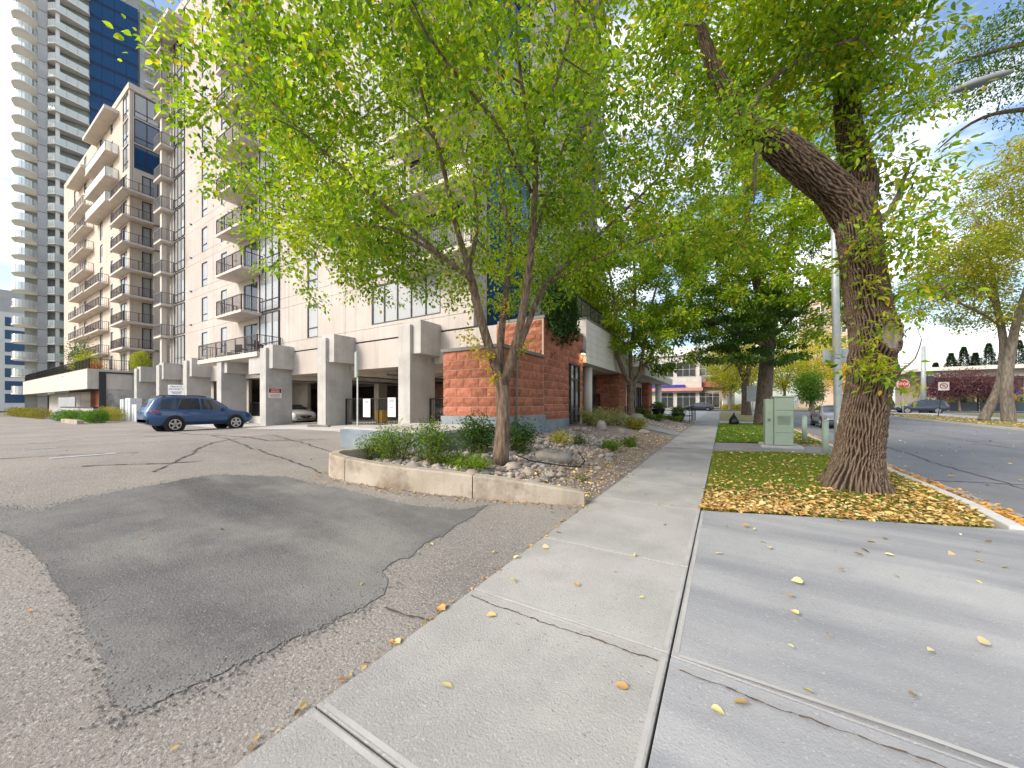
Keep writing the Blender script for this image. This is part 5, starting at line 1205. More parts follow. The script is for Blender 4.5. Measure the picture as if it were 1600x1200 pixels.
litter('bed_leaves', np.array(pts), .06, LP_, 416, 'dry leaves on the gravel beside the sidewalk')
pts = [(rl.uniform(3.6,13.5), 8+35*rl.random(), 0) for _ in range(380)]
pts = [(x,y,zr(x,y)+.012) for x,y,_ in pts]
litter('street_leaves', np.array(pts), .08, LP_, 417, 'leaves scattered over the street')
pts = []
while len(pts) < 1800:
    x, y = rl.uniform(14.4,18.5), rl.uniform(15,57)
    pts.append((x,y,sY(y)+.03))
litter('far_verge_leaves', np.array(pts), .13, LP_, 418, 'dry leaves on the verge across the street')

# ================================================================== VEHICLES
M_tyre = mat('tyre_rubber', (.015,.015,.016), rough=.85)
M_rim = mat('alloy', (.55,.55,.56), rough=.3, metal=.9)
M_arch = mat('black_plastic', (.02,.02,.022), rough=.7)
M_cglass = glassmat('car_glass', (.05,.06,.065), .4, .3)
M_chrome = mat('chrome', (.6,.6,.6), rough=.15, metal=1.)
M_tail = mat('tail_lens', (.45,.02,.03), rough=.2)
M_head = mat('head_lens', (.6,.62,.65), rough=.1, metal=.4)
M_plate = mat('plate_white', (.6,.6,.6), rough=.5)
def paint(name, c, rough=.25):
    if name in MATS: return MATS[name]
    m = mat(name, c, rough=rough); m.node_tree.nodes['Principled BSDF'].inputs['Coat Weight'].default_value = .6; m.node_tree.nodes['Principled BSDF'].inputs['Coat Roughness'].default_value = .05; return m
SUV = dict(L=4.5, W=.89, z0=.30, top=[(-2.28,.98),(-2.22,1.08),(-1.98,1.48),(-1.75,1.63),(-1.2,1.69),(-.2,1.69),(.35,1.61),(.75,1.38),(1.12,1.08),(1.35,1.00),(1.9,.93),(2.15,.84),(2.28,.66)],
  belt=[(-2.28,.92),(-1.9,1.0),(0,.97),(1.0,.97),(1.35,.965),(1.9,.88),(2.15,.78),(2.28,.6)], wheels=(-1.27,1.36), wr=.35, wins=[(-1.98,-1.22,-1.72,-1.24),(-1.14,-.22,-1.16,-.24),(-.14,.86,-.16,.36)], ws=(.38,1.08), rw=(-2.17,-1.74), rails=True)
SED = dict(L=4.6, W=.885, z0=.2, top=[(-2.3,.78),(-2.2,.98),(-1.95,1.05),(-1.55,1.09),(-.95,1.34),(-.5,1.425),(.0,1.44),(.35,1.40),(.75,1.22),(1.15,1.0),(1.4,.95),(1.95,.86),(2.2,.75),(2.3,.58)],
  belt=[(-2.3,.72),(-2.2,.9),(-1.55,.98),(-.5,.95),(1.15,.92),(1.4,.90),(1.95,.80),(2.2,.70),(2.3,.54)], wheels=(-1.35,1.4), wr=.325, wins=[(-1.4,-.42,-.92,-.44),(-.34,.82,-.36,.34)], ws=(.38,1.12), rw=(-1.5,-.92), rails=False)
HAT = dict(SED, top=[(-2.3,.78),(-2.22,.98),(-2.0,1.12),(-1.5,1.30),(-.95,1.42),(-.5,1.47),(.0,1.48),(.35,1.42),(.8,1.22),(1.2,1.02),(1.4,.97),(1.95,.86),(2.2,.75),(2.3,.58)], rw=(-2.1,-1.55), wins=[(-1.85,-1.0,-1.45,-1.02),(-.92,-.1,-.94,-.12),(-.02,.9,-.04,.4)])
def car(name, label, loc, rz, sp, pm, lights=True):
    root = tag(empty(name), label, 'car'); L, W, z0 = sp['L'], sp['W'], sp['z0']
    tx, tz = zip(*sp['top']); bx_, bz = zip(*sp['belt'])
    zt = lambda x: float(np.interp(x,tx,tz)); zb = lambda x: min(float(np.interp(x,bx_,bz)), zt(x)-.015)
    def hw(x): e = abs(x)/(L/2); return W*(1-.03*e**2-.17*max(0,(e-.80)/.2)**2.2)
    def yr(x): c = min(1,max(0,(zt(x)-zb(x))/.5)); return hw(x)*(.90-.20*c)
    def zlo(x): e = abs(x)/(L/2); return z0+.10*max(0,(e-.82)/.18)**1.5
    def ring(x):
        w_, b, t, y, l = hw(x), zb(x), zt(x), yr(x), zlo(x)
        return [(0,l),(w_*.8,l),(w_*.96,l+.08),(w_,l+.22),(w_*1.005,(l+b)*.5+.05),(w_*.985,b-.06),(w_*.95,b),(y,t-.055*min(1,(t-b)/.2)),(y*.9,t-.012),(y*.5,t+.008),(0,t+.014)]
    xs = sorted(set([round(-L/2+L*i/34,4) for i in range(35)]+[round(a,4) for a in tx])); b = MB(); vs = []; rg = len(ring(0))
    for x in xs:
        r = ring(x); vs += [(x,-y,z) for y,z in r]+[(x,y,z) for y,z in r[-2:0:-1]]
    n = 2*rg-2
    fs = [(i*n+k,i*n+(k+1)%n,(i+1)*n+(k+1)%n,(i+1)*n+k) for i in range(len(xs)-1) for k in range(n)]
    fs = [f[::-1] for f in fs]+[tuple(range(n)), tuple(range((len(xs)-1)*n,len(xs)*n))[::-1]]
    body = b.add(vs,fs).build('body', pm, root, True)
    def sidept(x, s, sg, off=.012):
        r = ring(x); (y1,z1),(y2,z2) = r[6], r[7]; y = y1+(y2-y1)*s; z = z1+(z2-z1)*s; l = math.hypot(y2-y1,z2-z1) or 1; ny, nz = (z2-z1)/l, -(y2-y1)/l
        return (x, sg*(y+ny*off), z+nz*off)
    for sg in (-1,1):
        for a0,a1,c0,c1_ in sp['wins']:
            m = 6; vs = []
            for i in range(m+1):
                t = i/m
                for s in (.10,.5,.90): q = (s-.1)/.8; x = (a0+(a1-a0)*t)*(1-q)+(c0+(c1_-c0)*t)*q; vs.append(sidept(x,s,sg))
            fs = [(i*3+k,(i+1)*3+k,(i+1)*3+k+1,i*3+k+1) for i in range(m) for k in range(2)]
            MB().add(vs, fs if sg < 0 else [f[::-1] for f in fs]).build('side_window', M_cglass, root, True)
        # door seams, handles, mirror, sill
        for x in (sp['wins'][-1][0]-.04, sp['wins'][-1][1]+.12, sp['wins'][-2][0]+.1 if len(sp['wins']) < 3 else sp['wins'][-2][0]-.04):
            q = MB(); pr = [(hw(x)*1.003,zlo(x)+.1),(hw(x)*1.008,zlo(x)+.25),(hw(x)*1.012,(zlo(x)+zb(x))*.5+.05),(hw(x)*.994,zb(x)-.06),(hw(x)*.957,zb(x)-.005)]
            q.add([(x-.006,sg*y,z) for y,z in pr]+[(x+.006,sg*y,z) for y,z in pr], [(k,k+1,len(pr)+k+1,len(pr)+k) if sg > 0 else (k,len(pr)+k,len(pr)+k+1,k+1) for k in range(len(pr)-1)]).build('door_seam', M_arch, root)
        for wx in (sp['wins'][-1][0]+.12, sp['wins'][-2][0]+.2): MB().box(wx,wx+.2,sg*hw(wx)-.01,sg*hw(wx)+.03 if sg > 0 else sg*hw(wx)-.03,zb(wx)-.13,zb(wx)-.10).build('door_handle', pm, root, bevel=.008)
        xm = sp['wins'][-1][1]-.05; MB().hexa([(xm-.06,sg*(hw(xm)*.93),zb(xm)+.03),(xm+.08,sg*(hw(xm)*.93),zb(xm)+.03),(xm+.06,sg*(hw(xm)+.17),zb(xm)+.05),(xm-.06,sg*(hw(xm)+.17),zb(xm)+.05),(xm-.06,sg*(hw(xm)*.93),zb(xm)+.17),(xm+.04,sg*(hw(xm)*.93),zb(xm)+.17),(xm+.03,sg*(hw(xm)+.16),zb(xm)+.18),(xm-.06,sg*(hw(xm)+.16),zb(xm)+.18)]).build('mirror', pm, root, bevel=.02)
        if sp['rails']: MB().tube([(-1.7,sg*.56,1.60),(-1.5,sg*.57,1.70),(-.2,sg*.57,1.705),(.1,sg*.56,1.66)], .022, 6).build('roof_rail', M_arch, root)
        MB().box(-.95,.95,sg*W-.03,sg*W+.004 if sg > 0 else sg*W-.004,z0+.0,z0+.07).build('sill_trim', M_arch, root)
    def toppatch(nm, x0, x1, f, m, off=.013):
        vs = []; nx, ny = 6, 8
        for i in range(nx+1):
            x = x0+(x1-x0)*i/nx
            for j in range(ny+1):
                y = yr(x)*f*(2*j/ny-1); a = abs(y)/yr(x); z = zt(x)+(.014-.006*a/.5 if a < .5 else .008-.02*(a-.5)/.4); vs.append((x,y,z+off))
        MB().add(vs,[(i*(ny+1)+j,(i+1)*(ny+1)+j,(i+1)*(ny+1)+j+1,i*(ny+1)+j+1) for i in range(nx) for j in range(ny)]).build(nm, m, root, True)
    toppatch('windshield', *sp['ws'], .90, M_cglass); toppatch('rear_window', *sp['rw'], .86, M_cglass)
    # wheels
    def wheel(x, sg):
        r = sp['wr']; y = sg*(hw(x)-.09)
        MB().lathe([(r+.075,-.012),(r+.075,.012)],28,(x,sg*(hw(x)+.0),r),'y').build('wheel_arch', M_arch, root)
        t = MB().lathe([(r*.6,-.115),(r*.93,-.115),(r,-.08),(r,.08),(r*.93,.115),(r*.6,.115)],28,(x,y+sg*.012,r),'y').build('wheel', M_tyre, root, True)
        rm = MB(); o = y+sg*.115; rm.lathe([(r*.66,-.012),(r*.66,.012)],24,(x,o,r),'y'); MBs = rm.build('rim', mat('rim_dark', (.12,.12,.125), rough=.4, metal=.6), t)
        sk = MB()
        for k in range(5):
            a = 2*math.pi*k/5+.3; ca, sa = math.cos(a), math.sin(a); p = lambda d,tn: (x+ca*d-sa*tn, r+sa*d+ca*tn); q = [p(.02,-.045),p(r*.64,-.035),p(r*.64,.035),p(.02,.045)]; o1, o2 = o+sg*.011, o+sg*.03
            v = [(a_,o1,b_) for a_,b_ in q]+[(a_,o2,b_) for a_,b_ in q]; sk.hexa(v)
        sk.lathe([(r*.70,-.018),(r*.70,.018),(r*.60,.018),(r*.60,-.018)],24,(x,o,r),'y'); sk.build('spokes', M_rim, t)
    for x in sp['wheels']:
        for sg in (-1,1): wheel(x, sg)
    e = L/2
    for sg in (-1,1):
        xh = e-.16; yh = hw(xh); zz = zb(xh)-.07
        MB().hexa([(xh-.32,sg*hw(xh-.32)*1.006,zz-.03),(xh+.02,sg*hw(xh+.02)*1.0,zz-.08),(xh+.15,sg*.42,zz-.08),(xh-.2,sg*.40,zz-.03),(xh-.32,sg*hw(xh-.32)*.985,zz+.09),(xh+.01,sg*hw(xh)*.97,zz+.04),(xh+.10,sg*.42,zz+.03),(xh-.2,sg*.40,zz+.08)]).build('headlight', M_head, root, bevel=.012)
        xt = -e+.10; zz = zb(xt)-.02
        MB().hexa([(xt-.08,sg*.52,zz-.16),(xt+.0,sg*hw(xt)*1.0,zz-.16),(xt+.30,sg*hw(xt+.3)*1.006,zz-.02),(xt-.04,sg*.55,zz-.02),(xt-.07,sg*.54,zz+.06),(xt+.02,sg*hw(xt)*.97,zz+.08),(xt+.26,sg*hw(xt+.26)*.985,zz+.08),(xt-.0,sg*.56,zz+.06)]).build('tail_light', M_tail, root, bevel=.012)
        MB().lathe([(.06,-.01),(.05,.01)],12,(e-.16,sg*hw(e-.16)*.93,z0+.17),'y').build('fog_lamp', M_head, root)
    gz = zb(e-.1)-.10
    gr = MB().box(e-.14,e+.006,-.40,.40,gz-.12,gz+.02).build('grille', M_arch, root, bevel=.02)
    for k in range(3): MB().box(e-.12,e+.014,-.38,.38,gz-.105+k*.042,gz-.09+k*.042).build('grille_bar', M_chrome, gr)
    MB().lathe([(.07,-.006),(.07,.006)],16,(0,0,0),'y').build('emblem', M_chrome, gr).matrix_basis = Matrix.Translation((e+.016,0,gz-.05)) @ Matrix.Rotation(R(90),4,'Z')
    MB().box(e-.1,e+.004,-.62,.62,z0+.10,z0+.20).build('lower_intake', M_arch, root, bevel=.02)
    MB().box(e-.0,e+.018,-.26,.26,z0+.22,z0+.33).build('front_plate', M_arch if name.startswith('white') else M_plate, root)
    MB().box(-e-.03,-e+.16,-.72,.72,z0+.12,z0+.32).build('rear_bumper', M_arch if sp['rails'] else pm, root, bevel=.03)
    MB().box(-e-.012,-e+.04,-.26,.26,.72,.85).build('rear_plate', M_plate, root)
    root.location = loc; root.rotation_euler = (0,0,rz); return root
car('blue_suv', 'blue five-door SUV parked nose-in beside the pillars', (-24.0,7.75,zg(-24,7.5)), R(90), SUV, paint('blue_paint', (.018,.07,.18))).scale = (.96,1,1.055)
car('white_sedan', 'white sedan facing out of the covered parking between two pillars', (-28.7,14.9,.18), R(-4), SED, paint('white_car_paint', (.68,.68,.67)))
car('grey_sedan', 'dark sedan parked inside behind the picket fence beside the red block wall', (-15.2,17.0,.5), R(185), SED, paint('dark_car_paint', (.05,.045,.045)))
car('grey_sedan', 'grey sedan on the street behind the lamp post', (6.15,30.6,zr(6.2,30)), R(-90), SED, paint('grey_car_paint', (.17,.175,.19)))
car('dark_hatchback', 'dark grey hatchback crossing the intersection near the red-roofed shop', (-3.6,69.5,sY(69)-.11), R(180), HAT, paint('slate_car_paint', (.06,.07,.085)))
car('dark_suv', 'dark blue SUV crossing the intersection beyond the stop sign', (21.3,64.8,sY(65)-.11), R(180), SUV, paint('navy_car_paint', (.025,.04,.065)))
car('dark_hatchback', 'dark car far beyond the verge trees on the cross street', (7.0,73.5,sY(73)-.11), R(0), HAT, paint('black_car_paint', (.03,.032,.035)))

# ================================================================== STREET FURNITURE AND SIGNS
def text(parent, s, size, T, name='lettering', m=M_ink, ext=.002):
    cu = bpy.data.curves.new('t','FONT'); cu.body = s; cu.size = size; cu.align_x = 'CENTER'; cu.align_y = 'CENTER'; cu.extrude = ext
    o = bpy.data.objects.new('t', cu); COL.objects.link(o); dg = bpy.context.evaluated_depsgraph_get(); me = bpy.data.meshes.new_from_object(o.evaluated_get(dg)); bpy.data.objects.remove(o)
    me.materials.clear(); me.materials.append(m); ob = link(name, me, parent); ob.matrix_basis = T; return ob
def face(x, y, z, rz=0): return Matrix.Translation((x,y,z)) @ Matrix.Rotation(rz,4,'Z') @ Matrix.Rotation(R(90),4,'X')
# lamp post
lp = tag(empty('lamp_post', (3.2,15.2,.08)), 'tall galvanised street lamp post with curved arm behind the leaning elm', 'lamp post')
MB().tube([(3.2,15.2,0),(3.2,15.2,.5),(3.12,15.2,5),(3.05,15.2,9.6)], [.125,.115,.10,.07], 14).build('pole', M_galv, lp, True)
MB().lathe([(.2,0),(.2,.05),(.14,.06)],14,(3.2,15.2,.06)).build('base_plate', M_galv, lp)
MB().tube([(3.05,15.2,9.5),(3.4,15.2,10.0),(4.4,15.2,10.35),(5.8,15.2,10.6)], [.05,.045,.042,.04], 10).build('arm', M_galv, lp, True)
hd = MB(); n = 10
for i in range(7):
    t = i/6; x = 5.6+1.15*t; w_ = .05+.12*math.sin(math.pi*min(1,t*1.05))**.6; 
    for k in range(n): a = 2*math.pi*k/n; hd.v.append((x,15.2+math.cos(a)*w_,10.58+.05*t+math.sin(a)*(.05+.05*math.sin(math.pi*t))))
hd.f += [(i*n+k,i*n+(k+1)%n,(i+1)*n+(k+1)%n,(i+1)*n+k)[::-1] for i in range(6) for k in range(n)]+[tuple(range(n)),tuple(range(6*n,7*n))[::-1]]
hd.build('luminaire', mat('lamp_head_grey', (.20,.22,.24), rough=.5), lp, True)
MB().box(2.82,3.5,15.32,15.35,2.95,3.4).build('sign_back', M_galv, lp, bevel=.02)
MB().tube([(3.145,15.2,3.45),(3.14,15.2,3.75)], .106, 14).build('pole_band', mat('faded_sticker', (.45,.45,.33), rough=.7), lp)
MB().box(3.12,3.26,15.06,15.075,1.0,1.1).build('sticker', M_white, lp)
# utility cabinet
cb = tag(empty('utility_cabinet', (1.75,15.9,.1)), 'pale green steel utility cabinet on a concrete plinth in the verge', 'cabinet')
zc = .1
MB().box(1.15,2.35,15.3,16.7,zc-.15,zc+.06).build('plinth', M_pave, cb, bevel=.02)
MB().box(1.55,2.1,15.55,16.45,zc+.06,zc+1.74).build('housing', M_cab, cb, bevel=.015)
MB().box(1.30,1.545,15.62,16.3,zc+.06,zc+1.70).build('side_box', M_cab, cb, bevel=.015)
MB().box(1.53,2.12,15.53,16.47,zc+1.745,zc+1.80).build('lid', M_cab, cb, bevel=.01)
for za_, zb_ in ((.08,.48),(.52,1.28),(1.30,1.70)): MB().box(1.57,2.08,15.53,15.549,zc+za_,zc+zb_).build('front_panel', M_cab, cb, bevel=.004)
lv = MB()
for k in range(9): lv.box(1.64,2.01,15.518,15.529,zc+.80+k*.036,zc+.815+k*.036)
lv.build('louvres', mat('louvre_green', (.18,.24,.18), rough=.6), cb)
MB().box(1.37,1.45,15.6,15.618,zc+.9,zc+1.0).build('latch', M_fgrey, cb)
for x, y, lab in ((2.75,17.9,'pale green bollard behind the utility cabinet'),(2.78,14.75,'pale green bollard between the cabinet and the lamp post')):
    z = sY(y); bo = tag(empty('bollard',(x,y,z)), lab, 'bollard', 'green bollards by the cabinet'); MB().lathe([(.085,-.1),(.085,1.0)],18,(x,y,z)).build('post', M_cab, bo, True); MB().lathe([(.085,1.001),(.08,1.03),(.05,1.05)],18,(x,y,z)).build('cap', M_cab, bo, True)
# rubbish bag
rb = MB(); n = 14; vs = []; r_ = random.Random(4)
prof = [(.02,0),(.24,.0),(.30,.12),(.29,.28),(.22,.45),(.12,.6),(.05,.68),(.07,.76),(.03,.8)]
for j,(q,z) in enumerate(prof):
    for k in range(n): a = 2*math.pi*k/n; e = 1+.10*math.sin(3*a+j)+r_.uniform(-.08,.08); vs.append((.62+q*e*math.cos(a),28.3+q*e*math.sin(a),sY(28.3)+.02+z))
rb.add(vs,[(j*n+k,j*n+(k+1)%n,(j+1)*n+(k+1)%n,(j+1)*n+k) for j in range(len(prof)-1) for k in range(n)])
tag(rb.build('rubbish_bag', mat('bag_plastic', (.015,.015,.017), rough=.3), None, True), 'black tied rubbish bag standing on the verge beside the sidewalk', 'bag')
# thin stake and tape
tag(MB().tube([(-.22,27.5,.1),(-.22,27.5,1.35)], .012, 6).build('marker_stake', M_galv), 'thin metal stake at the sidewalk edge beside the rubbish bag', 'stake')
# sign post in the lot (seen edge-on)
x, y = -14.3,10.3; z = zg(x,y)
sp_ = tag(empty('sign_post', (x,y,z)), 'steel sign post in the lot with its panel turned edge-on', 'sign'); MB().box(x-.035,x+.035,y-.02,y+.02,z-.05,z+3.45).build('post', M_galv, sp_)
q = MB().box(-.03,.03,-.32,.32,0,1.15).build('panel', M_galv, sp_); q.matrix_basis = Matrix.Translation((x-.10,y+.0,z+2.3)) @ Matrix.Rotation(R(62),4,'Z'); q.matrix_parent_inverse = PWI(sp_)
# private property sign, post by the SUV
x, y = -31.2,8.9; z = zg(x,y)
ps = tag(empty('property_sign', (x,y,z)), 'white private property sign on a post behind the blue SUV', 'sign'); AN = R(48)
MB().tube([(x,y,z-.05),(x,y,z+2.75)], .03, 6).build('post', M_galv, ps)
q = MB().box(-.45,.45,-.045,-.02,-.33,.33).build('panel', M_white, ps); q.matrix_basis = Matrix.Translation((x,y,z+2.42)) @ Matrix.Rotation(AN,4,'Z')
dv = Vector((math.sin(AN),-math.cos(AN),0))*.047
for s, sz, dz, m_ in (('PRIVATE',.17,.2,M_ink),('PROPERTY',.17,.03,M_ink)): text(ps, s, sz, face(x+dv.x,y+dv.y,z+2.42+dz,AN), m=m_)
ln = MB()
for k in range(3): ln.box(-.32+.05*k,.32-.04*k,-.05,-.046,-.14-k*.06,-.115-k*.06)
ln.build('small_print', M_ink, ps).matrix_basis = Matrix.Translation((x,y,z+2.42)) @ Matrix.Rotation(AN,4,'Z')
# red and white notice on a pillar (faces the street side)
x = CX0-2*DX+.74
ns_ = tag(empty('pillar_notice', (x+.01,11.5,2.3)), 'white notice with red band fixed to a grey pillar', 'sign')
MB().box(x+.003,x+.02,11.14,11.9,2.0,2.62).build('panel', M_white, ns_); MB().box(x+.021,x+.026,11.17,11.87,2.33,2.6).build('red_band', M_red, ns_)
ln = MB()
for zz_ in (2.40,2.51): ln.box(x+.027,x+.03,11.28,11.76,zz_-.02,zz_+.02)
ln.build('band_print', mat('faded_print', (.72,.55,.55), rough=.6), ns_)
for ya_ in (11.17,11.80): MB().box(x+.0265,x+.031,ya_,ya_+.07,2.33,2.6).build('band_end', mat('maroon_ink', (.08,.01,.02), rough=.6), ns_)
ln = MB()
for k in range(3): ln.box(x+.021,x+.024,11.24,11.80,2.07+k*.07,2.09+k*.07)
ln.build('small_print', M_red, ns_)
# notices on the fence and the yellow bin behind
for i,(x,lab) in enumerate(((-16.0,'white notice tied to the picket fence near the sign post'),(-14.1,'white notice tied to the picket fence near the middle pillar'))):
    z = zg(x,12)+.42
    fs_ = tag(empty('fence_notice',(x,12.1,z)), lab, 'notice'); MB().box(x-.28,x+.28,12.06,12.075,z,z+.95).build('panel', M_white, fs_); ln = MB()
    for dz_, hw_ in ((.45,.12),(.76,.2),(.82,.17)): ln.box(x-hw_,x+hw_,12.052,12.058,z+dz_,z+dz_+.03)
    ln.build('small_print', M_ink, fs_)
x, y = -17.2,14.; z = zg(x,y)
yb = tag(empty('yellow_bin', (x,y,z)), 'yellow grit bin behind the picket fence', 'bin'); MB().hexa([(x-.25,y-.2,z),(x+.25,y-.2,z),(x+.25,y+.2,z),(x-.25,y+.2,z),(x-.34,y-.27,z+.65),(x+.34,y-.27,z+.65),(x+.34,y+.27,z+.65),(x-.34,y+.27,z+.65)]).build('tub', M_yel, yb, bevel=.03)
MB().box(x-.36,x+.36,y-.29,y+.29,z+.655,z+.74).build('lid', M_yel, yb, bevel=.03)
x, y = -17.5,10.4; z = zg(x,y); tag(MB().box(x-.9,x+.9,y-.08,y+.08,z-.02,z+.11).build('wheel_stop', mat('stop_rubber', (.09,.085,.08), (.2,.18,.16), 4, .9), bevel=.03), 'dark parking wheel stop in front of a pillar', 'wheel stop')
# balcony furniture on the terrace
def chair(x, y, z, rz, lab):
    c = tag(empty('patio_chair'), lab, 'chair', 'patio chairs on the terrace'); MB().box(-.24,.24,-.24,.24,.42,.46).build('seat', M_black, c); MB().box(-.24,.24,.22,.25,.47,.95).build('backrest', M_black, c)
    for a in (-.22,.22):
        for b_ in (-.22,.22): MB().tube([(a,b_,0),(a,b_,.42)],.016,5).build('leg', M_black, c)
    c.location = (x,y,z); c.rotation_euler = (0,0,rz)
for x, y, a in ((-29.5,11.6,.5),(-28.2,11.5,-.4),(-26.6,11.8,2.2)): chair(x,y,4.92,a,'black patio chair on the big terrace over the drive-in')
tb_ = tag(empty('patio_table',(-27.4,11.9,4.92)),'round black patio table on the big terrace','table'); MB().lathe([(.5,.70),(.5,.74)],20,(-27.4,11.9,4.92)).build('table_top', M_black, tb_); MB().tube([(-27.4,11.9,4.92),(-27.4,11.9,5.62)],.04,8).build('leg', M_black, tb_)
# ramp railings and planters
for (x0,y0,x1,y1,lab) in ((-5.6,24.2,-2.1,29.,'black two-bar ramp railing nearest the vase-shaped tree'),(-5.2,27.5,-2.0,30.4,'black ramp railing beside the planters'),(-2.0,29.2,-2.0,33.5,'black railing along the sidewalk at the ramp')):
    rl_ = tag(empty('ramp_railing',((x0+x1)/2,(y0+y1)/2,sY(y0))), lab, 'railing'); L = math.hypot(x1-x0,y1-y0); m_ = max(3,int(L/1.2)); zz = lambda t: sY(y0+(y1-y0)*t)+.05+.25*(1-t)
    for k in range(m_+1): t = k/m_; x, y = x0+(x1-x0)*t, y0+(y1-y0)*t; MB().tube([(x,y,zz(t)-.15),(x,y,zz(t)+1.0)],.024,6).build('post', M_black, rl_)
    for h_ in (.45,.98): MB().tube([(x0,y0,zz(0)+h_),(x1,y1,zz(1)+h_)],.024,6).build('bar', M_black, rl_)
for i,(x,y,lab) in enumerate(((-4.05,27.6,'black bowl planter with red-green plant by the ramp railing'),(-2.75,27.8,'black bowl planter beside the sidewalk railing'))):
    z = zbed(x,y); pl = tag(empty('planter',(x,y,z)), lab, 'planter'); MB().lathe([(.22,0),(.36,.2),(.46,.5),(.48,.56),(.42,.56),(.40,.48)],20,(x,y,z)).build('bowl', M_black, pl, True)
    leafcloud('plant', pl, [(np.array([x,y,z+.75]),(.5,.5,.32),1,.2)], 900, .14, .05, SG, 500+i)
# --- signs across the street
x, y = 19.6,62.; 
def octagon(r): return [(r*math.cos(R(22.5+45*k)), r*math.sin(R(22.5+45*k))) for k in range(8)]
q_ = at(1411,600,44.5); z = sY(q_.y)
ss = tag(empty('stop_sign',(q_.x,q_.y,z)), 'red octagonal stop sign on a thin post at the intersection', 'sign'); MB().tube([(q_.x,q_.y,z),(q_.x,q_.y,z+3.5)],.035,6).build('post', M_galv, ss)
for nm, r_, dy, m_ in (('border',.62,0,M_white),('face',.57,.012,M_red)):
    P8 = octagon(r_); zc = 4.15; MB().add([(q_.x+a,q_.y-.05-dy,zc+b_) for a,b_ in P8]+[(q_.x+a,q_.y-.038-dy,zc+b_) for a,b_ in P8],[tuple(range(8)),tuple(range(8,16))[::-1]]+[(k,8+k,8+(k+1)%8,(k+1)%8) for k in range(8)]).build(nm, m_, ss)
text(ss,'STOP',.44,face(q_.x,q_.y-.066,4.15),m=M_white)
q_ = at(1474,604,34); z = sY(q_.y); npn = tag(empty('parking_sign',(q_.x,q_.y,z)), 'square no-stopping sign with red ring on a leaning post across the street', 'sign')
MB().tube([(q_.x-.35,q_.y,z),(q_.x+.05,q_.y,3.7)],.04,6).build('post', M_frame, npn); MB().box(q_.x-.36,q_.x+.36,q_.y-.07,q_.y-.05,2.95,3.75).build('panel', M_white, npn)
ri = MB(); n = 24
for k in range(n):
    a, b_ = 2*math.pi*k/n, 2*math.pi*(k+1)/n; ri.add([(q_.x+math.cos(t)*r_,q_.y-.075,3.38+math.sin(t)*r_) for t, r_ in ((a,.27),(b_,.27),(b_,.20),(a,.20))],[(0,1,2,3)])
ri.hexa([(q_.x-.19,q_.y-.078,3.52),(q_.x-.15,q_.y-.078,3.56),(q_.x-.15,q_.y-.074,3.56),(q_.x-.19,q_.y-.074,3.52),(q_.x+.15,q_.y-.078,3.20),(q_.x+.19,q_.y-.078,3.24),(q_.x+.19,q_.y-.074,3.24),(q_.x+.15,q_.y-.074,3.20)]); ri.build('prohibition_ring', M_red, npn)
text(npn,'P',.34,face(q_.x,q_.y-.0722,3.38),m=M_ink)
q_ = at(1443,600,45); wp = tag(empty('signal_pole',(q_.x,q_.y,sY(q_.y))), 'thick pale steel pole at the intersection beside the dark blue SUV', 'pole'); MB().tube([(q_.x,q_.y,.4),(q_.x,q_.y,9)],[.28,.2],12).build('shaft', M_galv, wp, True); MB().lathe([(.45,.5),(.45,.75),(.3,.8)],12,(q_.x,q_.y,0)).build('base', M_pave, wp)
MB().box(q_.x+.32,q_.x+.8,q_.y-.25,q_.y+.2,4.3,5.2).build('signal_head', M_frame, wp)
# shelter sign near tree
q_ = at(1176,612,36); sg_ = tag(empty('street_sign',(q_.x,q_.y,sY(q_.y))), 'pale sign panel on two posts beside the trunk of the tall elm', 'sign'); MB().tube([(q_.x,q_.y,.2),(q_.x,q_.y,3.6)],.05,6).build('post', M_galv, sg_); MB().box(q_.x-.5,q_.x+.5,q_.y-.08,q_.y-.06,1.9,3.5).build('panel', M_galv, sg_)

# ================================================================== FAR BUILDINGS
sh = tag(empty('corner_shop',(-8,84,.5)), 'white corner shop with blue and red fascia across the intersection', 'building')
u = lambda px: (px-800)/555
def XY(px, d): return ((-_s+u(px)*_c)*d, (_c+u(px)*_s)*d)
YS = 82.
def XonY(px, Y): return Y*(-_s+u(px)*_c)/(_c+u(px)*_s)
X0, X1 = XonY(1000,YS), XonY(1096,YS)
MB().box(X0-14,X1,YS,YS+18,.3,11.5).build('wall', M_band, sh); MB().box(X0-14,X1,YS-.05,YS+18,11.51,11.9).build('roof_edge', M_fgrey, sh)
TS = frame_T((0,YS),(1,0),(0,-1))
for k in range(4):
    a = X0-1+k*4.2; window(sh,TS,a,a+3.6,1.0,4.1,3,(.7,),fm=M_white,w=.05,blind=0); window(sh,TS,a,a+3.6,7.4,10.4,3,(.5,),fm=M_white,w=.05,blind=0)
MB().box(X0-14,X0+9,YS-1.0,YS-.1,5.1,5.7).build('blue_fascia', mat('fascia_blue', (.06,.05,.35), rough=.5), sh); MB().box(X0-14,X1+.3,YS-1.2,YS-.1,4.4,5.05).build('red_fascia', mat('fascia_red', (.60,.30,.25), rough=.6), sh)
MB().box(X0+2.2,X0+6.4,YS-.25,YS-.1,6.0,6.9).build('green_sign', mat('sign_green', (.02,.20,.18), rough=.5), sh)
sh2 = tag(empty('red_roof_shop',(2,86,.5)), 'low pink shop with red roof edge beside the white corner shop', 'building')
X2 = XonY(1128,84.); MB().box(X1+.3,X2,84,96,.3,5.2).build('wall', mat('pink_stucco', (.55,.42,.36), rough=.9), sh2); MB().box(X1,X2+1.2,83,96.5,5.21,6.2).build('roof', mat('roof_red', (.42,.13,.11), rough=.7), sh2)
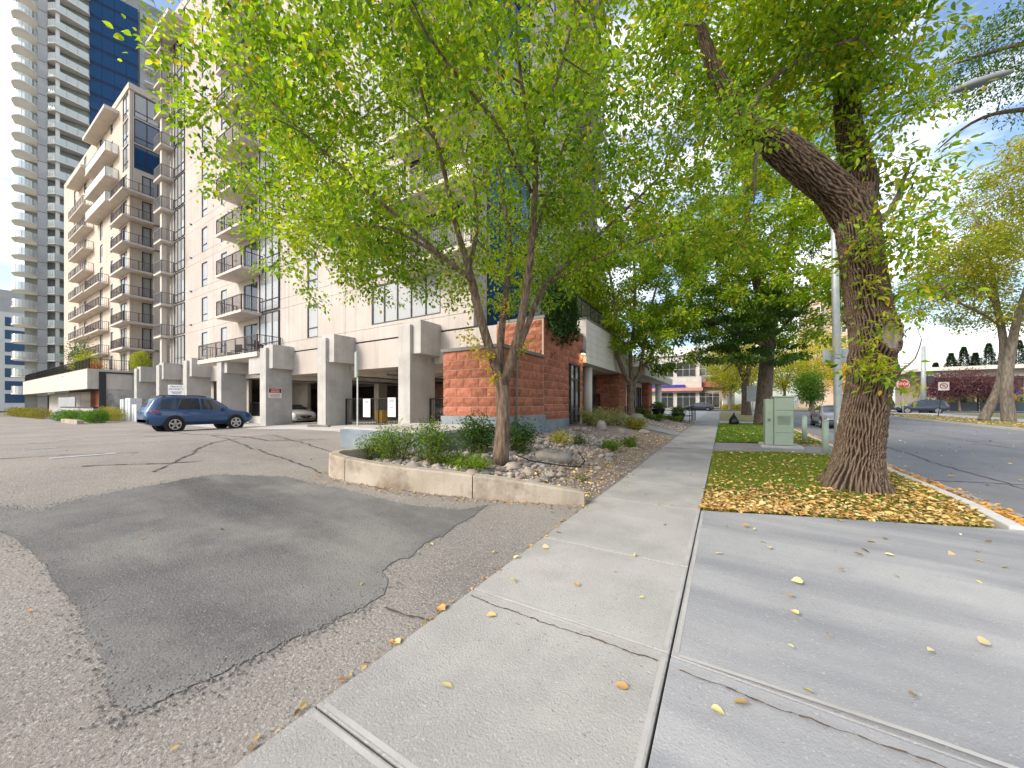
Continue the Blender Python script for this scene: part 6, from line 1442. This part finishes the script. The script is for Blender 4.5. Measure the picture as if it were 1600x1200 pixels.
for k in range(2): a = X1+1.2+k*2.6; window(sh2,frame_T((0,84),(1,0),(0,-1)),a,a+2.,1.,3.8,2,(),fm=M_white,w=.05,blind=0)
tn_ = tag(empty('tan_block',(22,115,.5)), 'pinkish tan apartment block far behind the yellow trees', 'building')
xa, ya = XY(1262,112); MB().box(xa,xa+15,ya,ya+16,.3,34).build('wall', mat('pink_tan', (.52,.38,.29), (.58,.44,.34), .1, .9), tn_)
for f_ in range(9):
    for k in range(3): a = xa+2+k*4.9; window(tn_,frame_T((0,ya),(1,0),(0,-1)),a,a+2.2,3+f_*3.4,5.+f_*3.4,2,(),fm=M_white,w=.03,fw=.12)
ob_ = tag(empty('grey_block',(-10,130,.5)), 'pale grey apartment tower far behind the shops', 'building')
xa2, ya2 = XY(1040,135); MB().box(xa2-8,xa2+20,ya2,ya2+18,.3,23).build('wall', M_twr, ob_)
for f_ in range(5):
    for k in range(6): a = xa2-6+k*4.2; window(ob_,frame_T((0,ya2),(1,0),(0,-1)),a,a+2.4,3+f_*3.4,5.+f_*3.4,2,(),fm=M_white,w=.03,fw=.12)
# low patio building
lb_ = tag(empty('patio_building',(60,92,.5)), 'long low building with overhanging flat roof behind the purple trees', 'building')
YL = 92.; xa, xb = XonY(1450,YL), XonY(1600,YL)+40
MB().box(xa,xb,YL,YL+14,.3,6.2).build('wall', mat('patio_wall', (.34,.30,.27), (.40,.36,.32), .3, .8), lb_)
TL = frame_T((0,YL),(1,0),(0,-1)); MB().tbox(TL,xa-2,xb,-14.2,2.4,7.4,8.0).build('roof', M_band, lb_); MB().tbox(TL,xa-1,xb,-13,1.2,6.21,7.39).build('fascia', mat('patio_fascia', (.30,.27,.25), rough=.8), lb_)
text(lb_, 'earls', 1.9, face(XonY(1473,YL-1.3),YL-1.25,6.75), m=M_white)
for k in range(12): a = xa+1+k*5.2; window(lb_,TL,a,a+4.4,4.5,5.9,3,(),fm=M_frame,w=.04,blind=0,fw=.1); window(lb_,TL,a,a+4.4,1.2,4.1,2,(),fm=M_frame,w=.04,blind=0,fw=.1)
pf = tag(empty('patio_fence',(50,80.5,.5)), 'dark fence panels with planters along the patio', 'fence')
yp = 80.
for k in range(16):
    a = XonY(1484,yp)+k*3.; MB().box(a,a+2.7,yp,yp+.1,.6,1.9).build('panel', mat('patio_panel', (.05,.07,.09), rough=.5), pf); MB().box(a+2.72,a+2.88,yp,yp+.12,.5,3.0).build('post', M_black, pf)
for px, col_, lab in ((1502,M_blueu,'closed blue patio umbrella left of the other blue one'),(1538,M_blueu,'closed blue patio umbrella between the two purple tree crowns'),(1583,M_orange,'closed orange patio umbrella behind the double-trunked tree'),(1588,M_blueu,'closed blue patio umbrella behind the double-trunked tree')):
    x, y = XonY(px,82.),82.; um = tag(empty('patio_umbrella',(x,y,.6)), lab, 'umbrella'); MB().tube([(x,y,.5),(x,y,4.2)],.05,6).build('pole', M_galv, um); MB().lathe([(.45,1.9),(.62,2.2),(.55,2.9),(.25,3.6),(.06,4.0)],9,(x,y,0)).build('canopy', col_, um)
hedge('patio_hedge','yellow green planting along the patio fence',XonY(1478,81),XonY(1600,81)+8,80.6,81.8,.6,3.0,4500,.3,[(.18,.22,.04),(.34,.34,.06),(.46,.42,.10)],601)
hedge('corner_hedge','low yellow green planting below the shops',XonY(1128,80),XonY(1168,80),79.6,80.6,.5,1.2,1800,.25,PY,602)
